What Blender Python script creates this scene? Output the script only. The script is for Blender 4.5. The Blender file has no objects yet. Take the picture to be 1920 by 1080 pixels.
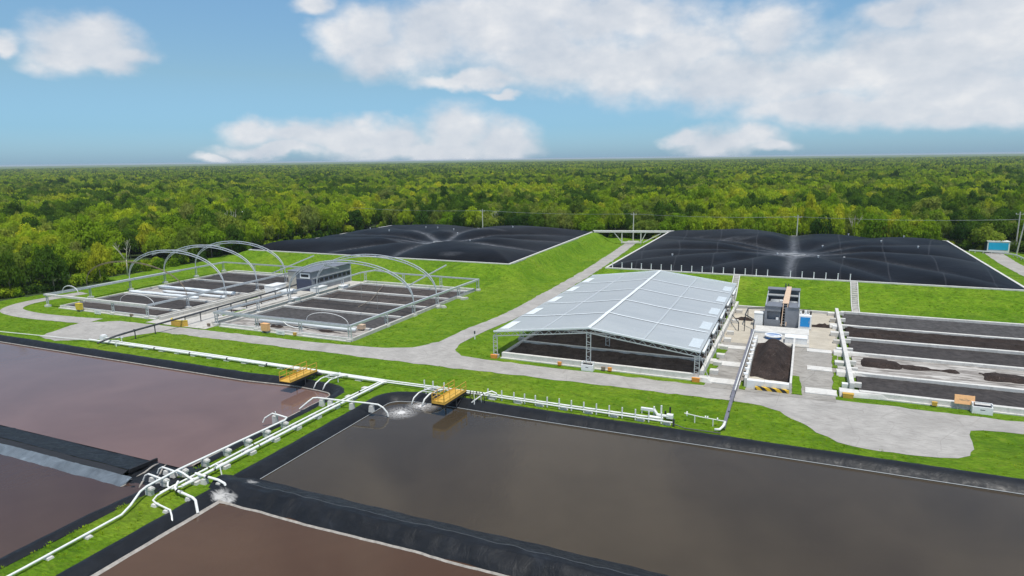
import bpy, math, random
import numpy as np
from mathutils import Vector, Matrix, noise as mn
R = random.Random(7)
C = bpy.context.scene.collection
sc = bpy.context.scene
rad = math.radians
ORD = ('first second third fourth fifth sixth seventh eighth ninth tenth eleventh twelfth thirteenth fourteenth fifteenth sixteenth '
       'seventeenth eighteenth nineteenth twentieth twenty-first twenty-second twenty-third twenty-fourth').split()

def nz(x, y, s, o=0.0):
    return mn.noise(Vector((x * s + o, y * s - o, o * 1.7)))
def fbm(x, y, s, o=0.0):
    return nz(x, y, s, o) + .5 * nz(x, y, s * 2.1, o + 3.3) + .25 * nz(x, y, s * 4.3, o + 7.1)
def sst(a, b, x):
    t = max(0.0, min(1.0, (x - a) / (b - a))); return t * t * (3 - 2 * t)

# ------------------------------------------------------------------ materials
def nodes(name):
    m = bpy.data.materials.new(name); m.use_nodes = True
    nt = m.node_tree
    b = nt.nodes['Principled BSDF']
    return m, nt, b
def N(nt, typ, **kw):
    n = nt.nodes.new(typ)
    for k, v in kw.items():
        if k in n.inputs: n.inputs[k].default_value = v
        else: setattr(n, k, v)
    return n
def ramp(nt, src, stops):
    r = nt.nodes.new('ShaderNodeValToRGB'); e = r.color_ramp.elements
    while len(e) < len(stops): e.new(.5)
    for i, (p, c) in enumerate(stops):
        e[i].position = p; e[i].color = (*c, 1) if len(c) == 3 else c
    nt.links.new(src, r.inputs[0]); return r.outputs[0]
def noise_tex(nt, scale, detail=4, rough=.55, vec=None, dist=0.0):
    n = N(nt, 'ShaderNodeTexNoise', Scale=scale, Detail=detail, Roughness=rough, Distortion=dist)
    if vec is not None: nt.links.new(vec, n.inputs['Vector'])
    return n.outputs[0]
def pos(nt, scale=None):
    g = nt.nodes.new('ShaderNodeNewGeometry')
    if scale is None: return g.outputs['Position']
    m = N(nt, 'ShaderNodeMapping'); m.inputs['Scale'].default_value = scale
    nt.links.new(g.outputs['Position'], m.inputs[0]); return m.outputs[0]
def mix(nt, fac, a, b, mode='MIX'):
    m = nt.nodes.new('ShaderNodeMix'); m.data_type = 'RGBA'; m.blend_type = mode
    for sock, v in ((m.inputs['Factor'], fac), (m.inputs[6], a), (m.inputs[7], b)):
        if hasattr(v, 'node'): nt.links.new(v, sock)
        elif isinstance(v, (int, float)): sock.default_value = v
        else: sock.default_value = (*v, 1)
    return m.outputs[2]
def bump(nt, b, h, strength=.3, dist=.1):
    n = N(nt, 'ShaderNodeBump', Strength=strength, Distance=dist)
    nt.links.new(h, n.inputs['Height']); nt.links.new(n.outputs[0], b.inputs['Normal'])
def simple(name, c, rough=.6, var=.25, scale=1.2, metal=0.0, bmp=0.0, bscale=20, stretch=None, spec=.5, dirt=None, dirt_amt=.5):
    m, nt, b = nodes(name)
    p = pos(nt, stretch)
    n1 = noise_tex(nt, scale, 5, .6, p)
    lo = tuple(x * (1 - var) for x in c); hi = tuple(min(1, x * (1 + var)) for x in c)
    col = ramp(nt, n1, [(.28, lo), (.72, hi)])
    if dirt:
        n2 = noise_tex(nt, scale * 2.7, 6, .68, p, .6)
        f = ramp(nt, n2, [(.5, (0, 0, 0)), (.72, (dirt_amt,) * 3)])
        col = mix(nt, f, col, dirt)
    nt.links.new(col, b.inputs['Base Color'])
    b.inputs['Roughness'].default_value = rough; b.inputs['Metallic'].default_value = metal
    b.inputs['Specular IOR Level'].default_value = spec
    if bmp: bump(nt, b, noise_tex(nt, bscale, 4, .6, p), bmp, .05)
    return m

M = {}
def grass_mat():
    m, nt, b = nodes('lawn_grass')
    p = pos(nt)
    big = noise_tex(nt, .055, 5, .6, p, .6); mid = noise_tex(nt, .55, 7, .70, pos(nt, (.7, 1.3, 1)), .9)
    fine = noise_tex(nt, 2.6, 6, .78, pos(nt, (.7, 1.7, 1)), .4)
    c1 = ramp(nt, mid, [(.28, (.050, .118, .005)), (.46, (.108, .215, .009)), (.58, (.165, .280, .014)), (.74, (.270, .350, .036))])
    c2 = ramp(nt, big, [(.32, (.066, .160, .006)), (.5, (.135, .245, .011)), (.68, (.225, .295, .028))])
    c = mix(nt, .42, c1, c2)
    f = ramp(nt, fine, [(.28, (.48,) * 3), (.5, (.95,) * 3), (.74, (1.5,) * 3)])
    c = mix(nt, 1.0, c, f, 'MULTIPLY')
    dry = ramp(nt, noise_tex(nt, .8, 7, .74, p, 1.6), [(.56, (0, 0, 0)), (.78, (.65,) * 3)])
    c = mix(nt, dry, c, (.27, .255, .055))
    lush = ramp(nt, noise_tex(nt, .19, 6, .68, p, 1.0), [(.54, (0, 0, 0)), (.70, (.6,) * 3)])
    c = mix(nt, lush, c, (.045, .115, .008))
    bare = ramp(nt, noise_tex(nt, .33, 8, .74, p, 2.0), [(.66, (0, 0, 0)), (.74, (.7,) * 3)])
    c = mix(nt, bare, c, (.22, .18, .10))
    nt.links.new(c, b.inputs['Base Color']); b.inputs['Roughness'].default_value = .9
    b.inputs['Specular IOR Level'].default_value = .1
    bump(nt, b, fine, 1.0, .22)
    return m
M['grass'] = grass_mat()
M['forest_floor'] = simple('forest_floor', (.030, .055, .010), .95, .5, .5)
def road_mat(name, base, dark, crack=True):
    m, nt, b = nodes(name)
    p = pos(nt)
    n1 = noise_tex(nt, .35, 6, .62, p, .5); n2 = noise_tex(nt, 2.6, 6, .7, pos(nt, (.35, 1.6, 1)), .3); n3 = noise_tex(nt, 26, 3, .6, p)
    c = ramp(nt, n1, [(.3, tuple(x * .80 for x in base)), (.7, tuple(min(1, x * 1.12) for x in base))])
    s = ramp(nt, n2, [(.47, (0, 0, 0)), (.72, (.75,) * 3)])
    c = mix(nt, s, c, dark)
    st = ramp(nt, noise_tex(nt, .16, 6, .62, pos(nt, (.5, 1, 1)), 1.5), [(.55, (0, 0, 0)), (.72, (.55,) * 3)])
    c = mix(nt, st, c, dark)
    g = ramp(nt, n3, [(.3, (.86,) * 3), (.7, (1.1,) * 3)])
    c = mix(nt, 1.0, c, g, 'MULTIPLY')
    if crack:
        v = N(nt, 'ShaderNodeTexVoronoi', Scale=.28, feature='DISTANCE_TO_EDGE'); 
        wv = nt.nodes.new('ShaderNodeMixRGB'); wv.inputs[0].default_value = .12
        nt.links.new(p, wv.inputs[1]); nn = N(nt, 'ShaderNodeTexNoise', Scale=.8, Detail=4); nt.links.new(p, nn.inputs['Vector']); nt.links.new(nn.outputs[1], wv.inputs[2])
        nt.links.new(wv.outputs[0], v.inputs['Vector'])
        k = ramp(nt, v.outputs['Distance'], [(.0, (.45,) * 3), (.012, (0, 0, 0))])
        c = mix(nt, k, c, dark)
    nt.links.new(c, b.inputs['Base Color']); b.inputs['Roughness'].default_value = .85
    bump(nt, b, n3, .25, .02)
    return m
M['road'] = road_mat('road_concrete', (.40, .375, .345), (.22, .20, .18))
M['road_dirty'] = road_mat('stained_concrete', (.36, .335, .30), (.11, .096, .082))
M['yard'] = road_mat('sandy_concrete', (.52, .465, .375), (.36, .31, .24), False)
M['concrete'] = simple('concrete', (.50, .475, .43), .85, .16, .8, bmp=.2, dirt=(.22, .20, .17), dirt_amt=.55)
M['concrete_clean'] = simple('pale_concrete', (.62, .60, .56), .85, .12, .8, bmp=.2, dirt=(.33, .30, .26), dirt_amt=.5)
M['white'] = simple('white_plastic_pipe', (.80, .80, .76), .42, .06, 3, dirt=(.50, .48, .40), dirt_amt=.45)
M['white_paint'] = simple('white_paint', (.78, .78, .77), .5, .06, 2, dirt=(.45, .43, .38), dirt_amt=.3)
M['steel'] = simple('galvanised_steel', (.56, .58, .60), .42, .12, 2.0, metal=.35, dirt=(.40, .37, .32), dirt_amt=.3)
M['rust'] = simple('rusty_steel', (.24, .19, .14), .8, .35, 3.0, dirt=(.22, .09, .04), dirt_amt=.8)
M['dark_steel'] = simple('dark_steel', (.065, .068, .075), .5, .3, 2.0, metal=.3)
M['trough'] = simple('purple_grey_trough', (.15, .145, .175), .5, .3, 2.5, dirt=(.40, .38, .35), dirt_amt=.5)
M['weld'] = simple('weld_grey', (.12, .13, .14), .6, .2, 2.0)
M['black'] = simple('black_rubber', (.012, .012, .014), .6, .3, 2.0)
M['yellow'] = simple('yellow_ochre_paint', (.62, .37, .055), .55, .14, 3.0, dirt=(.34, .19, .04), dirt_amt=.45)
M['yellow_bright'] = simple('yellow_paint', (.70, .52, .05), .55, .12, 3.0, dirt=(.35, .22, .05), dirt_amt=.4)
M['orange'] = simple('orange_paint', (.72, .29, .05), .55, .14, 3.0)
M['orange_pale'] = simple('pale_orange_board', (.80, .44, .20), .6, .08, 5.0)
M['tan'] = simple('tan_sheet', (.60, .43, .30), .6, .1, 3.0)
M['grey_clad'] = simple('grey_cladding', (.20, .21, .232), .5, .14, 1.0, bmp=.15, bscale=6)
M['grey_roof'] = simple('grey_roof_sheet', (.17, .18, .205), .5, .14, 1.0)
M['grey_light'] = simple('light_grey_steel', (.36, .37, .37), .5, .12, 2.0)
M['lit_clad'] = simple('lit_face_beige', (.44, .41, .35), .6, .08, 2.0)  # lit end face of the grey cabin, painted as a paler beige
M['blue'] = simple('blue_panel', (.006, .24, .58), .5, .06, 2.0)
M['cyan'] = simple('sky_blue_panel', (.010, .40, .66), .5, .06, 2.0)
M['navy'] = simple('dark_blue_side', (.05, .06, .10), .5, .1, 2.0)
M['tank_blue'] = simple('tank_blue', (.015, .13, .38), .45, .1, 2.0)
M['wood_pole'] = simple('pale_pole', (.52, .50, .45), .8, .15, 3.0)
M['wire'] = simple('cable_grey', (.30, .31, .30), .6, .1, 3.0)
M['house_white'] = simple('house_white', (.75, .74, .72), .7, .06, .6)
M['rock'] = simple('pale_rubble', (.50, .48, .44), .9, .25, 2.0, bmp=.4, bscale=5)

def heap_mat(name, lo, hi, scale=1.4, stretch=None, spots=True, rough=.95):
    m, nt, b = nodes(name)
    p = pos(nt, stretch)
    n1 = noise_tex(nt, scale, 7, .68, p, .5); n2 = noise_tex(nt, scale * 7, 4, .65, p)
    c = ramp(nt, n1, [(.3, lo), (.7, hi)])
    c = mix(nt, 1.0, c, ramp(nt, n2, [(.3, (.55,) * 3), (.7, (1.35,) * 3)]), 'MULTIPLY')
    if spots:
        s = ramp(nt, noise_tex(nt, scale * 3.1, 6, .8, pos(nt, (1.0, .35, 1)), 1.5), [(.60, (0, 0, 0)), (.70, (.8,) * 3)])
        c = mix(nt, s, c, (.21, .175, .15))
    nt.links.new(c, b.inputs['Base Color']); b.inputs['Roughness'].default_value = rough
    b.inputs['Specular IOR Level'].default_value = .2
    bump(nt, b, n2, .7, .12)
    return m
M['compost'] = heap_mat('brown_compost', (.016, .011, .009), (.052, .038, .032))
M['compost_dark'] = heap_mat('streaky_compost', (.034, .024, .019), (.105, .078, .064), 1.1, (1, .55, 1))  # the compost's own brown, with paler debris streaks
M['heap'] = heap_mat('loose_compost_heap', (.020, .014, .012), (.060, .043, .037), 1.0)
M['sludge'] = heap_mat('drying_sludge', (.042, .036, .034), (.062, .054, .051), .25, None, False, .8)
M['sludge_grey'] = heap_mat('grey_sludge', (.060, .055, .054), (.082, .076, .075), .25, None, False, .85)
M['sludge_brown'] = heap_mat('brown_grey_sludge', (.046, .037, .033), (.088, .073, .066), .5, (1, .5, 1), True, .85)
def scraped_mat():
    m, nt, b = nodes('scraped_concrete_floor')
    p = pos(nt, (.22, 1.5, 1))
    n1 = noise_tex(nt, 1.3, 7, .66, p, .8); n2 = noise_tex(nt, .5, 4, .6, p, .4)
    c = ramp(nt, n1, [(.36, (.10, .085, .075)), (.50, (.34, .31, .28)), (.62, (.55, .52, .48))])
    f = ramp(nt, n2, [(.55, (0, 0, 0)), (.62, (1, 1, 1))])
    c = mix(nt, f, c, (.22, .195, .175))
    nt.links.new(c, b.inputs['Base Color']); b.inputs['Roughness'].default_value = .9
    bump(nt, b, n1, .4, .05)
    return m
M['scraped'] = scraped_mat()

def water_mat(name, c, rough=.03, rip=.085):
    m, nt, b = nodes(name)
    p = pos(nt)
    n = noise_tex(nt, .12, 5, .55, p, .6)
    col = ramp(nt, n, [(.3, tuple(x * .88 for x in c)), (.7, tuple(x * 1.12 for x in c))])
    nt.links.new(col, b.inputs['Base Color'])
    b.inputs['Roughness'].default_value = rough; b.inputs['IOR'].default_value = 1.33; b.inputs['Specular IOR Level'].default_value = .46
    w1 = noise_tex(nt, 1.1, 3, .5, pos(nt, (1, .55, 1)), .8); w2 = noise_tex(nt, 4.5, 2, .5, pos(nt, (1, .6, 1)))
    mk = ramp(nt, noise_tex(nt, .07, 3, .5, p), [(.42, (.15,) * 3), (.62, (1,) * 3)])
    h = mix(nt, .3, w1, w2); h = mix(nt, mk, (.5, .5, .5), h)
    bump(nt, b, h, rip, .25)
    return m
M['water_plum'] = water_mat('plum_brown_water', (.156, .095, .080))
M['water_dark'] = water_mat('dark_plum_water', (.062, .036, .028), rip=.10)
M['water_grey'] = water_mat('grey_brown_water', (.054, .041, .027))
M['water_red'] = water_mat('red_brown_water', (.074, .039, .022))

def liner_mat(name, c=(.0085, .0100, .0130), stain=None, rough=.46):
    m, nt, b = nodes(name)
    p = pos(nt)
    n1 = noise_tex(nt, .5, 6, .65, p, .8); n2 = noise_tex(nt, 1.6, 5, .6, p, 1.0)
    col = ramp(nt, n1, [(.35, tuple(x * .75 for x in c)), (.62, tuple(x * 1.3 for x in c)), (.80, tuple(x * 3.0 for x in c))])  # palest stop paints wrinkle highlights into the liner colour
    if stain:
        for (sx, sy, sz, r, amt) in stain:
            d = N(nt, 'ShaderNodeVectorMath', operation='DISTANCE'); nt.links.new(p, d.inputs[0]); d.inputs[1].default_value = (sx, sy, sz)
            fl = N(nt, 'ShaderNodeMapRange'); nt.links.new(d.outputs['Value'], fl.inputs[0]); fl.inputs[1].default_value = 0; fl.inputs[2].default_value = r * 1.7; fl.inputs[3].default_value = .62; fl.inputs[4].default_value = 0
            a = N(nt, 'ShaderNodeMath', operation='MULTIPLY_ADD'); nt.links.new(noise_tex(nt, 1.9, 8, .72, pos(nt, (.55, 1.3, 1)), 1.2), a.inputs[0]); a.inputs[1].default_value = .9; nt.links.new(fl.outputs[0], a.inputs[2])
            f = ramp(nt, a.outputs[0], [(.68, (0, 0, 0)), (.98, (amt,) * 3)])
            col = mix(nt, f, col, (.62, .60, .57))
    nt.links.new(col, b.inputs['Base Color'])
    b.inputs['Specular IOR Level'].default_value = .24
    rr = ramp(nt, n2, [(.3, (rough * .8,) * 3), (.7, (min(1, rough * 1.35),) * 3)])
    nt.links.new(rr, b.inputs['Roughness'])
    bump(nt, b, noise_tex(nt, .9, 6, .58, pos(nt, (1, .45, 1)), .8), .38, .22)
    return m
M['liner'] = liner_mat('black_pond_liner', stain=[(-39.6, 34.0, -.3, .75, .8), (-38.7, 33.8, -.25, .65, .8), (-38.6, 36.3, 0, .5, .5)])
M['liner_sheen'] = liner_mat('painted_sheen_liner', (.115, .135, .155), rough=.32)  # sheen on the wet black liner, painted in as a grey-blue base colour
M['froth'] = simple('dried_froth', (.33, .30, .265), .9, .3, 2.5)
def foam_mat(cx, cy_, r):
    m, nt, b = nodes('lacy_foam'); p = pos(nt)
    d = N(nt, 'ShaderNodeVectorMath', operation='DISTANCE'); nt.links.new(p, d.inputs[0]); d.inputs[1].default_value = (cx, cy_, -.48)
    fall = N(nt, 'ShaderNodeMapRange'); nt.links.new(d.outputs['Value'], fall.inputs[0]); fall.inputs[1].default_value = r * .15; fall.inputs[2].default_value = r; fall.inputs[3].default_value = 1; fall.inputs[4].default_value = 0
    n1 = noise_tex(nt, 1.1, 8, .76, p, 3.0); ab = N(nt, 'ShaderNodeMath', operation='SUBTRACT'); nt.links.new(n1, ab.inputs[0]); ab.inputs[1].default_value = .5
    a2 = N(nt, 'ShaderNodeMath', operation='ABSOLUTE'); nt.links.new(ab.outputs[0], a2.inputs[0])
    ridge = ramp(nt, a2.outputs[0], [(0, (1, 1, 1)), (.085, (0, 0, 0))])
    k = N(nt, 'ShaderNodeMath', operation='MULTIPLY_ADD', use_clamp=True); nt.links.new(ridge, k.inputs[0]); nt.links.new(fall.outputs[0], k.inputs[1])
    k2 = N(nt, 'ShaderNodeMath', operation='POWER'); nt.links.new(fall.outputs[0], k2.inputs[0]); k2.inputs[1].default_value = 22; nt.links.new(k2.outputs[0], k.inputs[2])
    b.inputs['Base Color'].default_value = (.62, .60, .58, 1); b.inputs['Roughness'].default_value = .8; nt.links.new(k.outputs[0], b.inputs['Alpha']); return m
def cover_mat():
    m, nt, b = nodes('black_membrane')
    p = pos(nt)
    at = N(nt, 'ShaderNodeAttribute', attribute_name='dust')
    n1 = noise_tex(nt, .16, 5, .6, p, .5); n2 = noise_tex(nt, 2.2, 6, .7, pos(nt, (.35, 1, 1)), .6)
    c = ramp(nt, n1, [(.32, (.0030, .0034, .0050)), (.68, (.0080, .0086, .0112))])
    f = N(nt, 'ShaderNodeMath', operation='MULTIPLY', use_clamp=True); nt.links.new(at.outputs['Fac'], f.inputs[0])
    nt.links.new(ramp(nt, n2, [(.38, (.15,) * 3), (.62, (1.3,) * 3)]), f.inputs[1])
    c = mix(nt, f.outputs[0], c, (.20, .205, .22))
    s = N(nt, 'ShaderNodeAttribute', attribute_name='seam')
    fr = N(nt, 'ShaderNodeMath', operation='FRACT'); nt.links.new(s.outputs['Fac'], fr.inputs[0])
    c = mix(nt, ramp(nt, fr.outputs[0], [(.480, (0, 0, 0)), (.495, (.26,) * 3), (.505, (.26,) * 3), (.520, (0, 0, 0))]), c, (.085, .087, .095))
    nt.links.new(c, b.inputs['Base Color']); b.inputs['Roughness'].default_value = .46; b.inputs['Specular IOR Level'].default_value = .07
    bump(nt, b, noise_tex(nt, .7, 6, .6, p, 1.0), .28, .2)
    return m
M['membrane'] = cover_mat()
def sheet_mat():
    m, nt, b = nodes('translucent_roof_film')
    n1 = noise_tex(nt, .5, 5, .6, pos(nt, (.25, 2.2, 1)), .3); n2 = noise_tex(nt, .12, 3, .5, pos(nt))
    c = ramp(nt, n1, [(.3, (.52, .56, .585)), (.7, (.61, .645, .665))])
    c = mix(nt, .4, c, ramp(nt, n2, [(.3, (.50, .54, .57)), (.7, (.63, .66, .68))]))
    nt.links.new(c, b.inputs['Base Color']); b.inputs['Roughness'].default_value = .38
    t = N(nt, 'ShaderNodeBsdfTranslucent'); t.inputs[0].default_value = (.75, .78, .78, 1)
    mx = N(nt, 'ShaderNodeMixShader'); mx.inputs[0].default_value = .34
    nt.links.new(b.outputs[0], mx.inputs[1]); nt.links.new(t.outputs[0], mx.inputs[2])
    nt.links.new(mx.outputs[0], nt.nodes['Material Output'].inputs[0])
    bump(nt, b, n1, .25, .08)
    return m
M['film'] = sheet_mat()
M['film_white'] = simple('white_film_band', (.74, .77, .78), .4, .05, 2.0)
M['film_pale'] = simple('pale_film_patch', (.55, .595, .615), .4, .06, 2.0)
M['film_faint'] = simple('faint_weld_band', (.43, .462, .475), .4, .04, 2.0)
def hazard_mat():
    m, nt, b = nodes('hazard_stripes')
    w = N(nt, 'ShaderNodeTexWave', Scale=.62, bands_direction='DIAGONAL'); nt.links.new(pos(nt), w.inputs['Vector'])
    c = ramp(nt, w.outputs['Fac'], [(.49, (.02, .02, .02)), (.51, (.72, .45, .03))])
    nt.links.new(c, b.inputs['Base Color']); b.inputs['Roughness'].default_value = .6
    return m
M['hazard'] = hazard_mat()
def leaf_mat(name, stops, trans=.45):
    m = bpy.data.materials.new(name); m.use_nodes = True; nt = m.node_tree; nt.nodes.clear()
    out = N(nt, 'ShaderNodeOutputMaterial'); oi = N(nt, 'ShaderNodeObjectInfo')
    p = pos(nt)
    c = ramp(nt, oi.outputs['Random'], stops)
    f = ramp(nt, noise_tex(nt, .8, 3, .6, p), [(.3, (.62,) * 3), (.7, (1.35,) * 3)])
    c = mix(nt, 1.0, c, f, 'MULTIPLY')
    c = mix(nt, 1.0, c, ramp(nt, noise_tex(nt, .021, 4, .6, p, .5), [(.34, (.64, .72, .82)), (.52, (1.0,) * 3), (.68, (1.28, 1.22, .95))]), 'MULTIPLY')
    d = N(nt, 'ShaderNodeBsdfDiffuse'); t = N(nt, 'ShaderNodeBsdfTranslucent'); mx = N(nt, 'ShaderNodeMixShader'); mx.inputs[0].default_value = trans
    nt.links.new(c, d.inputs[0]); nt.links.new(mix(nt, 1.0, c, (1.15, 1.2, .6), 'MULTIPLY'), t.inputs[0])
    nt.links.new(d.outputs[0], mx.inputs[1]); nt.links.new(t.outputs[0], mx.inputs[2]); nt.links.new(mx.outputs[0], out.inputs[0])
    return m
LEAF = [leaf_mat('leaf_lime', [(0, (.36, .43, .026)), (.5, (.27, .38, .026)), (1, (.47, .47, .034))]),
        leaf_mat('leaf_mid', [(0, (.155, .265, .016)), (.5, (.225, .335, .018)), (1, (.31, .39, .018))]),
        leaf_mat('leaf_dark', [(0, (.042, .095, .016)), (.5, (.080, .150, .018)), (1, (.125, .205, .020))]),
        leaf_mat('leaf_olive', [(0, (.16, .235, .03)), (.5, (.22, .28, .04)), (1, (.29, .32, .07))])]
M['bark'] = simple('bark', (.20, .17, .13), .9, .4, 2.0)

# ------------------------------------------------------------------ mesh helpers
class MB:
    def __init__(s): s.v = []; s.f = []
    def quad(s, *p):
        n = len(s.v); s.v += [tuple(q) for q in p]; s.f.append(tuple(range(n, n + len(p)))); return s
    def box(s, x0, x1, y0, y1, z0, z1):
        return s.hexa([(x0, y0), (x1, y0), (x1, y1), (x0, y1)], z0, z1)
    def hexa(s, poly, z0, z1, top=None):
        n = len(s.v); k = len(poly); top = top or poly
        a = sum(poly[i][0] * poly[(i + 1) % k][1] - poly[(i + 1) % k][0] * poly[i][1] for i in range(k))
        if a < 0: poly = poly[::-1]; top = top[::-1]
        s.v += [(p[0], p[1], z0) for p in poly] + [(p[0], p[1], z1) for p in top]
        s.f.append(tuple(range(n + k - 1, n - 1, -1))); s.f.append(tuple(range(n + k, n + 2 * k)))
        for i in range(k):
            j = (i + 1) % k; s.f.append((n + i, n + j, n + k + j, n + k + i))
        return s
    def obox(s, c, l, rz=0.0):
        cs, sn = math.cos(rz), math.sin(rz); hx, hy = l[0] / 2, l[1] / 2
        return s.hexa([(c[0] + x * cs - y * sn, c[1] + x * sn + y * cs) for x, y in ((-hx, -hy), (hx, -hy), (hx, hy), (-hx, hy))], c[2], c[2] + l[2])
    def beam(s, a, b, w, h=None):
        a, b = Vector(a), Vector(b); h = h or w; d = (b - a).normalized()
        u = d.cross(Vector((0, 0, 1))); u = u.normalized() if u.length > 1e-4 else Vector((1, 0, 0)); t = u.cross(d)
        n = len(s.v)
        for p in (a, b):
            for x, y in ((-1, -1), (1, -1), (1, 1), (-1, 1)): s.v.append(tuple(p + u * (x * w / 2) + t * (y * h / 2)))
        s.f += [(n, n + 1, n + 2, n + 3), (n + 7, n + 6, n + 5, n + 4)] + [(n + (i + 1) % 4, n + i, n + 4 + i, n + 4 + (i + 1) % 4) for i in range(4)]
        return s
    def tube(s, pts, r, k=8, cap=True):
        pts = [Vector(p) for p in pts]; n0 = len(s.v); m = len(pts); up = None
        rs = r if isinstance(r, (list, tuple)) else [r] * m
        for i, p in enumerate(pts):
            d = (pts[min(i + 1, m - 1)] - pts[max(i - 1, 0)]).normalized()
            if up is None: up = d.orthogonal().normalized()
            up = (up - d * up.dot(d)).normalized(); q = d.cross(up)
            for j in range(k):
                a = 2 * math.pi * j / k; s.v.append(tuple(p + (up * math.cos(a) + q * math.sin(a)) * rs[i]))
        for i in range(m - 1):
            for j in range(k):
                a, b = n0 + i * k + j, n0 + i * k + (j + 1) % k; s.f.append((a, b, b + k, a + k))
        if cap:
            s.f.append(tuple(range(n0 + k - 1, n0 - 1, -1))); s.f.append(tuple(range(n0 + (m - 1) * k, n0 + m * k)))
        return s
    def cyl(s, c, r, h, k=14, r2=None):
        return s.tube([c, (c[0], c[1], c[2] + h)], [r, r if r2 is None else r2], k)
    def grid(s, fn, nu, nv):
        n = len(s.v)
        for j in range(nv + 1):
            for i in range(nu + 1): s.v.append(tuple(fn(i / nu, j / nv)))
        for j in range(nv):
            for i in range(nu):
                a = n + j * (nu + 1) + i; s.f.append((a, a + 1, a + nu + 2, a + nu + 1))
        return s
    def build(s, name, mat, parent=None, smooth=False, origin=None):
        v = np.array(s.v, dtype=float)
        if parent is not None: base = Vector(parent['_o'])
        else: base = Vector((0, 0, 0))
        if origin is None: o = Vector(((v[:, 0].min() + v[:, 0].max()) / 2, (v[:, 1].min() + v[:, 1].max()) / 2, v[:, 2].min()))
        else: o = Vector(origin)
        v = v - np.array(o)
        me = bpy.data.meshes.new(name); me.from_pydata(v.tolist(), [], s.f); 
        me.materials.append(M[mat] if isinstance(mat, str) else mat)
        if smooth: me.polygons.foreach_set('use_smooth', [True] * len(me.polygons))
        me.update()
        ob = bpy.data.objects.new(name, me); C.objects.link(ob); ob['_o'] = tuple(o)
        if parent is not None: ob.parent = parent
        ob.location = o - base
        return ob
def tag(o, label, cat, group=None):
    o['label'] = label; o['category'] = cat
    if group: o['group'] = group
    return o
def thing(name, label, cat, loc, group=None):
    o = bpy.data.objects.new(name, None); C.objects.link(o); o.location = loc; o['_o'] = tuple(loc); o.empty_display_size = .3
    return tag(o, label, cat, group)
def kind(o, k): o['kind'] = k; return o
def rough_poly(poly, amp=.12, step=.8, seed=0.0):
    out = []; n = len(poly)
    for i in range(n):
        a, b = Vector(poly[i]), Vector(poly[(i + 1) % n]); L = (b - a).length; k = max(1, int(L / step)); nrm = Vector((-(b - a).y, (b - a).x)).normalized()
        for j in range(k):
            p = a.lerp(b, j / k); d = fbm(p.x, p.y, .55, seed) * amp * 1.6 if 0 < j else 0
            out.append(tuple(p + nrm * d))
    return out
def strip_poly(pts, w):
    L, Rr = [], []
    for i, p in enumerate(pts):
        a, b = Vector(pts[max(i - 1, 0)]), Vector(pts[min(i + 1, len(pts) - 1)]); d = (b - a).normalized(); n = Vector((-d.y, d.x)); ww = w[i] if isinstance(w, (list, tuple)) else w
        L.append(tuple(Vector(p) + n * ww / 2)); Rr.append(tuple(Vector(p) - n * ww / 2))
    return L + Rr[::-1]
def smooth_path(pts, k=6):
    out = []; P = [Vector(p) for p in pts]; n = len(P)
    for i in range(n - 1):
        p0, p1, p2, p3 = P[max(i - 1, 0)], P[i], P[i + 1], P[min(i + 2, n - 1)]
        for j in range(k):
            t = j / k
            out.append(.5 * ((2 * p1) + (p2 - p0) * t + (2 * p0 - 5 * p1 + 4 * p2 - p3) * t * t + (3 * p1 - p0 - 3 * p2 + p3) * t ** 3))
    out.append(P[-1]); return [tuple(p) for p in out]
def flat(name, poly, z, mat, k='structure', jit=.12, seed=0.0):
    b = MB(); pl = rough_poly(poly, jit, .8, seed) if jit else poly
    ar = sum(pl[i][0] * pl[(i + 1) % len(pl)][1] - pl[(i + 1) % len(pl)][0] * pl[i][1] for i in range(len(pl)))
    if ar < 0: pl = pl[::-1]
    b.v = [(x, y, z) for x, y in pl]; b.f = [tuple(range(len(pl)))]
    o = b.build(name, mat)
    if k: o['kind'] = k
    return o
# ------------------------------------------------------------------ camera, light, sky
TH = rad(-23.6); FPX = 1240.0; ROLL = math.atan(24.5 / 1920); PITCH = math.atan(242 / FPX * math.cos(ROLL))
def site(v): return Vector((v[0] * math.cos(TH) + v[1] * math.sin(TH), -v[0] * math.sin(TH) + v[1] * math.cos(TH), v[2]))
fw = site((0, math.cos(PITCH), -math.sin(PITCH))); rt = site((1, 0, 0)); upv = rt.cross(fw)
xa = rt * math.cos(ROLL) - upv * math.sin(ROLL); ya = rt * math.sin(ROLL) + upv * math.cos(ROLL)
cam = bpy.data.objects.new('drone_camera', bpy.data.cameras.new('drone_camera')); C.objects.link(cam)
mw = Matrix((xa, ya, -fw)).transposed().to_4x4(); mw.translation = Vector((0, 0, 25)); cam.matrix_world = mw
cam.data.sensor_width = 36; cam.data.lens = 36 * FPX / 1920; cam.data.clip_start = .5; cam.data.clip_end = 40000
sc.camera = cam
def in_view(x, y, z, mx=60):
    d = Vector((x, y, z)) - Vector((0, 0, 25)); w = d.dot(fw)
    if w < 1: return None
    return (960 + FPX * d.dot(xa) / w, 540 - FPX * d.dot(ya) / w, w)

SUN = Vector((.30, -.34, 1.30)).normalized()
sl = bpy.data.lights.new('sun', 'SUN'); sl.energy = 3.75; sl.angle = rad(1.2); sl.color = (1, .965, .90)
so = bpy.data.objects.new('sun', sl); C.objects.link(so); so.rotation_euler = (-SUN).to_track_quat('-Z', 'Y').to_euler(); so.location = (0, 0, 80)

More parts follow.
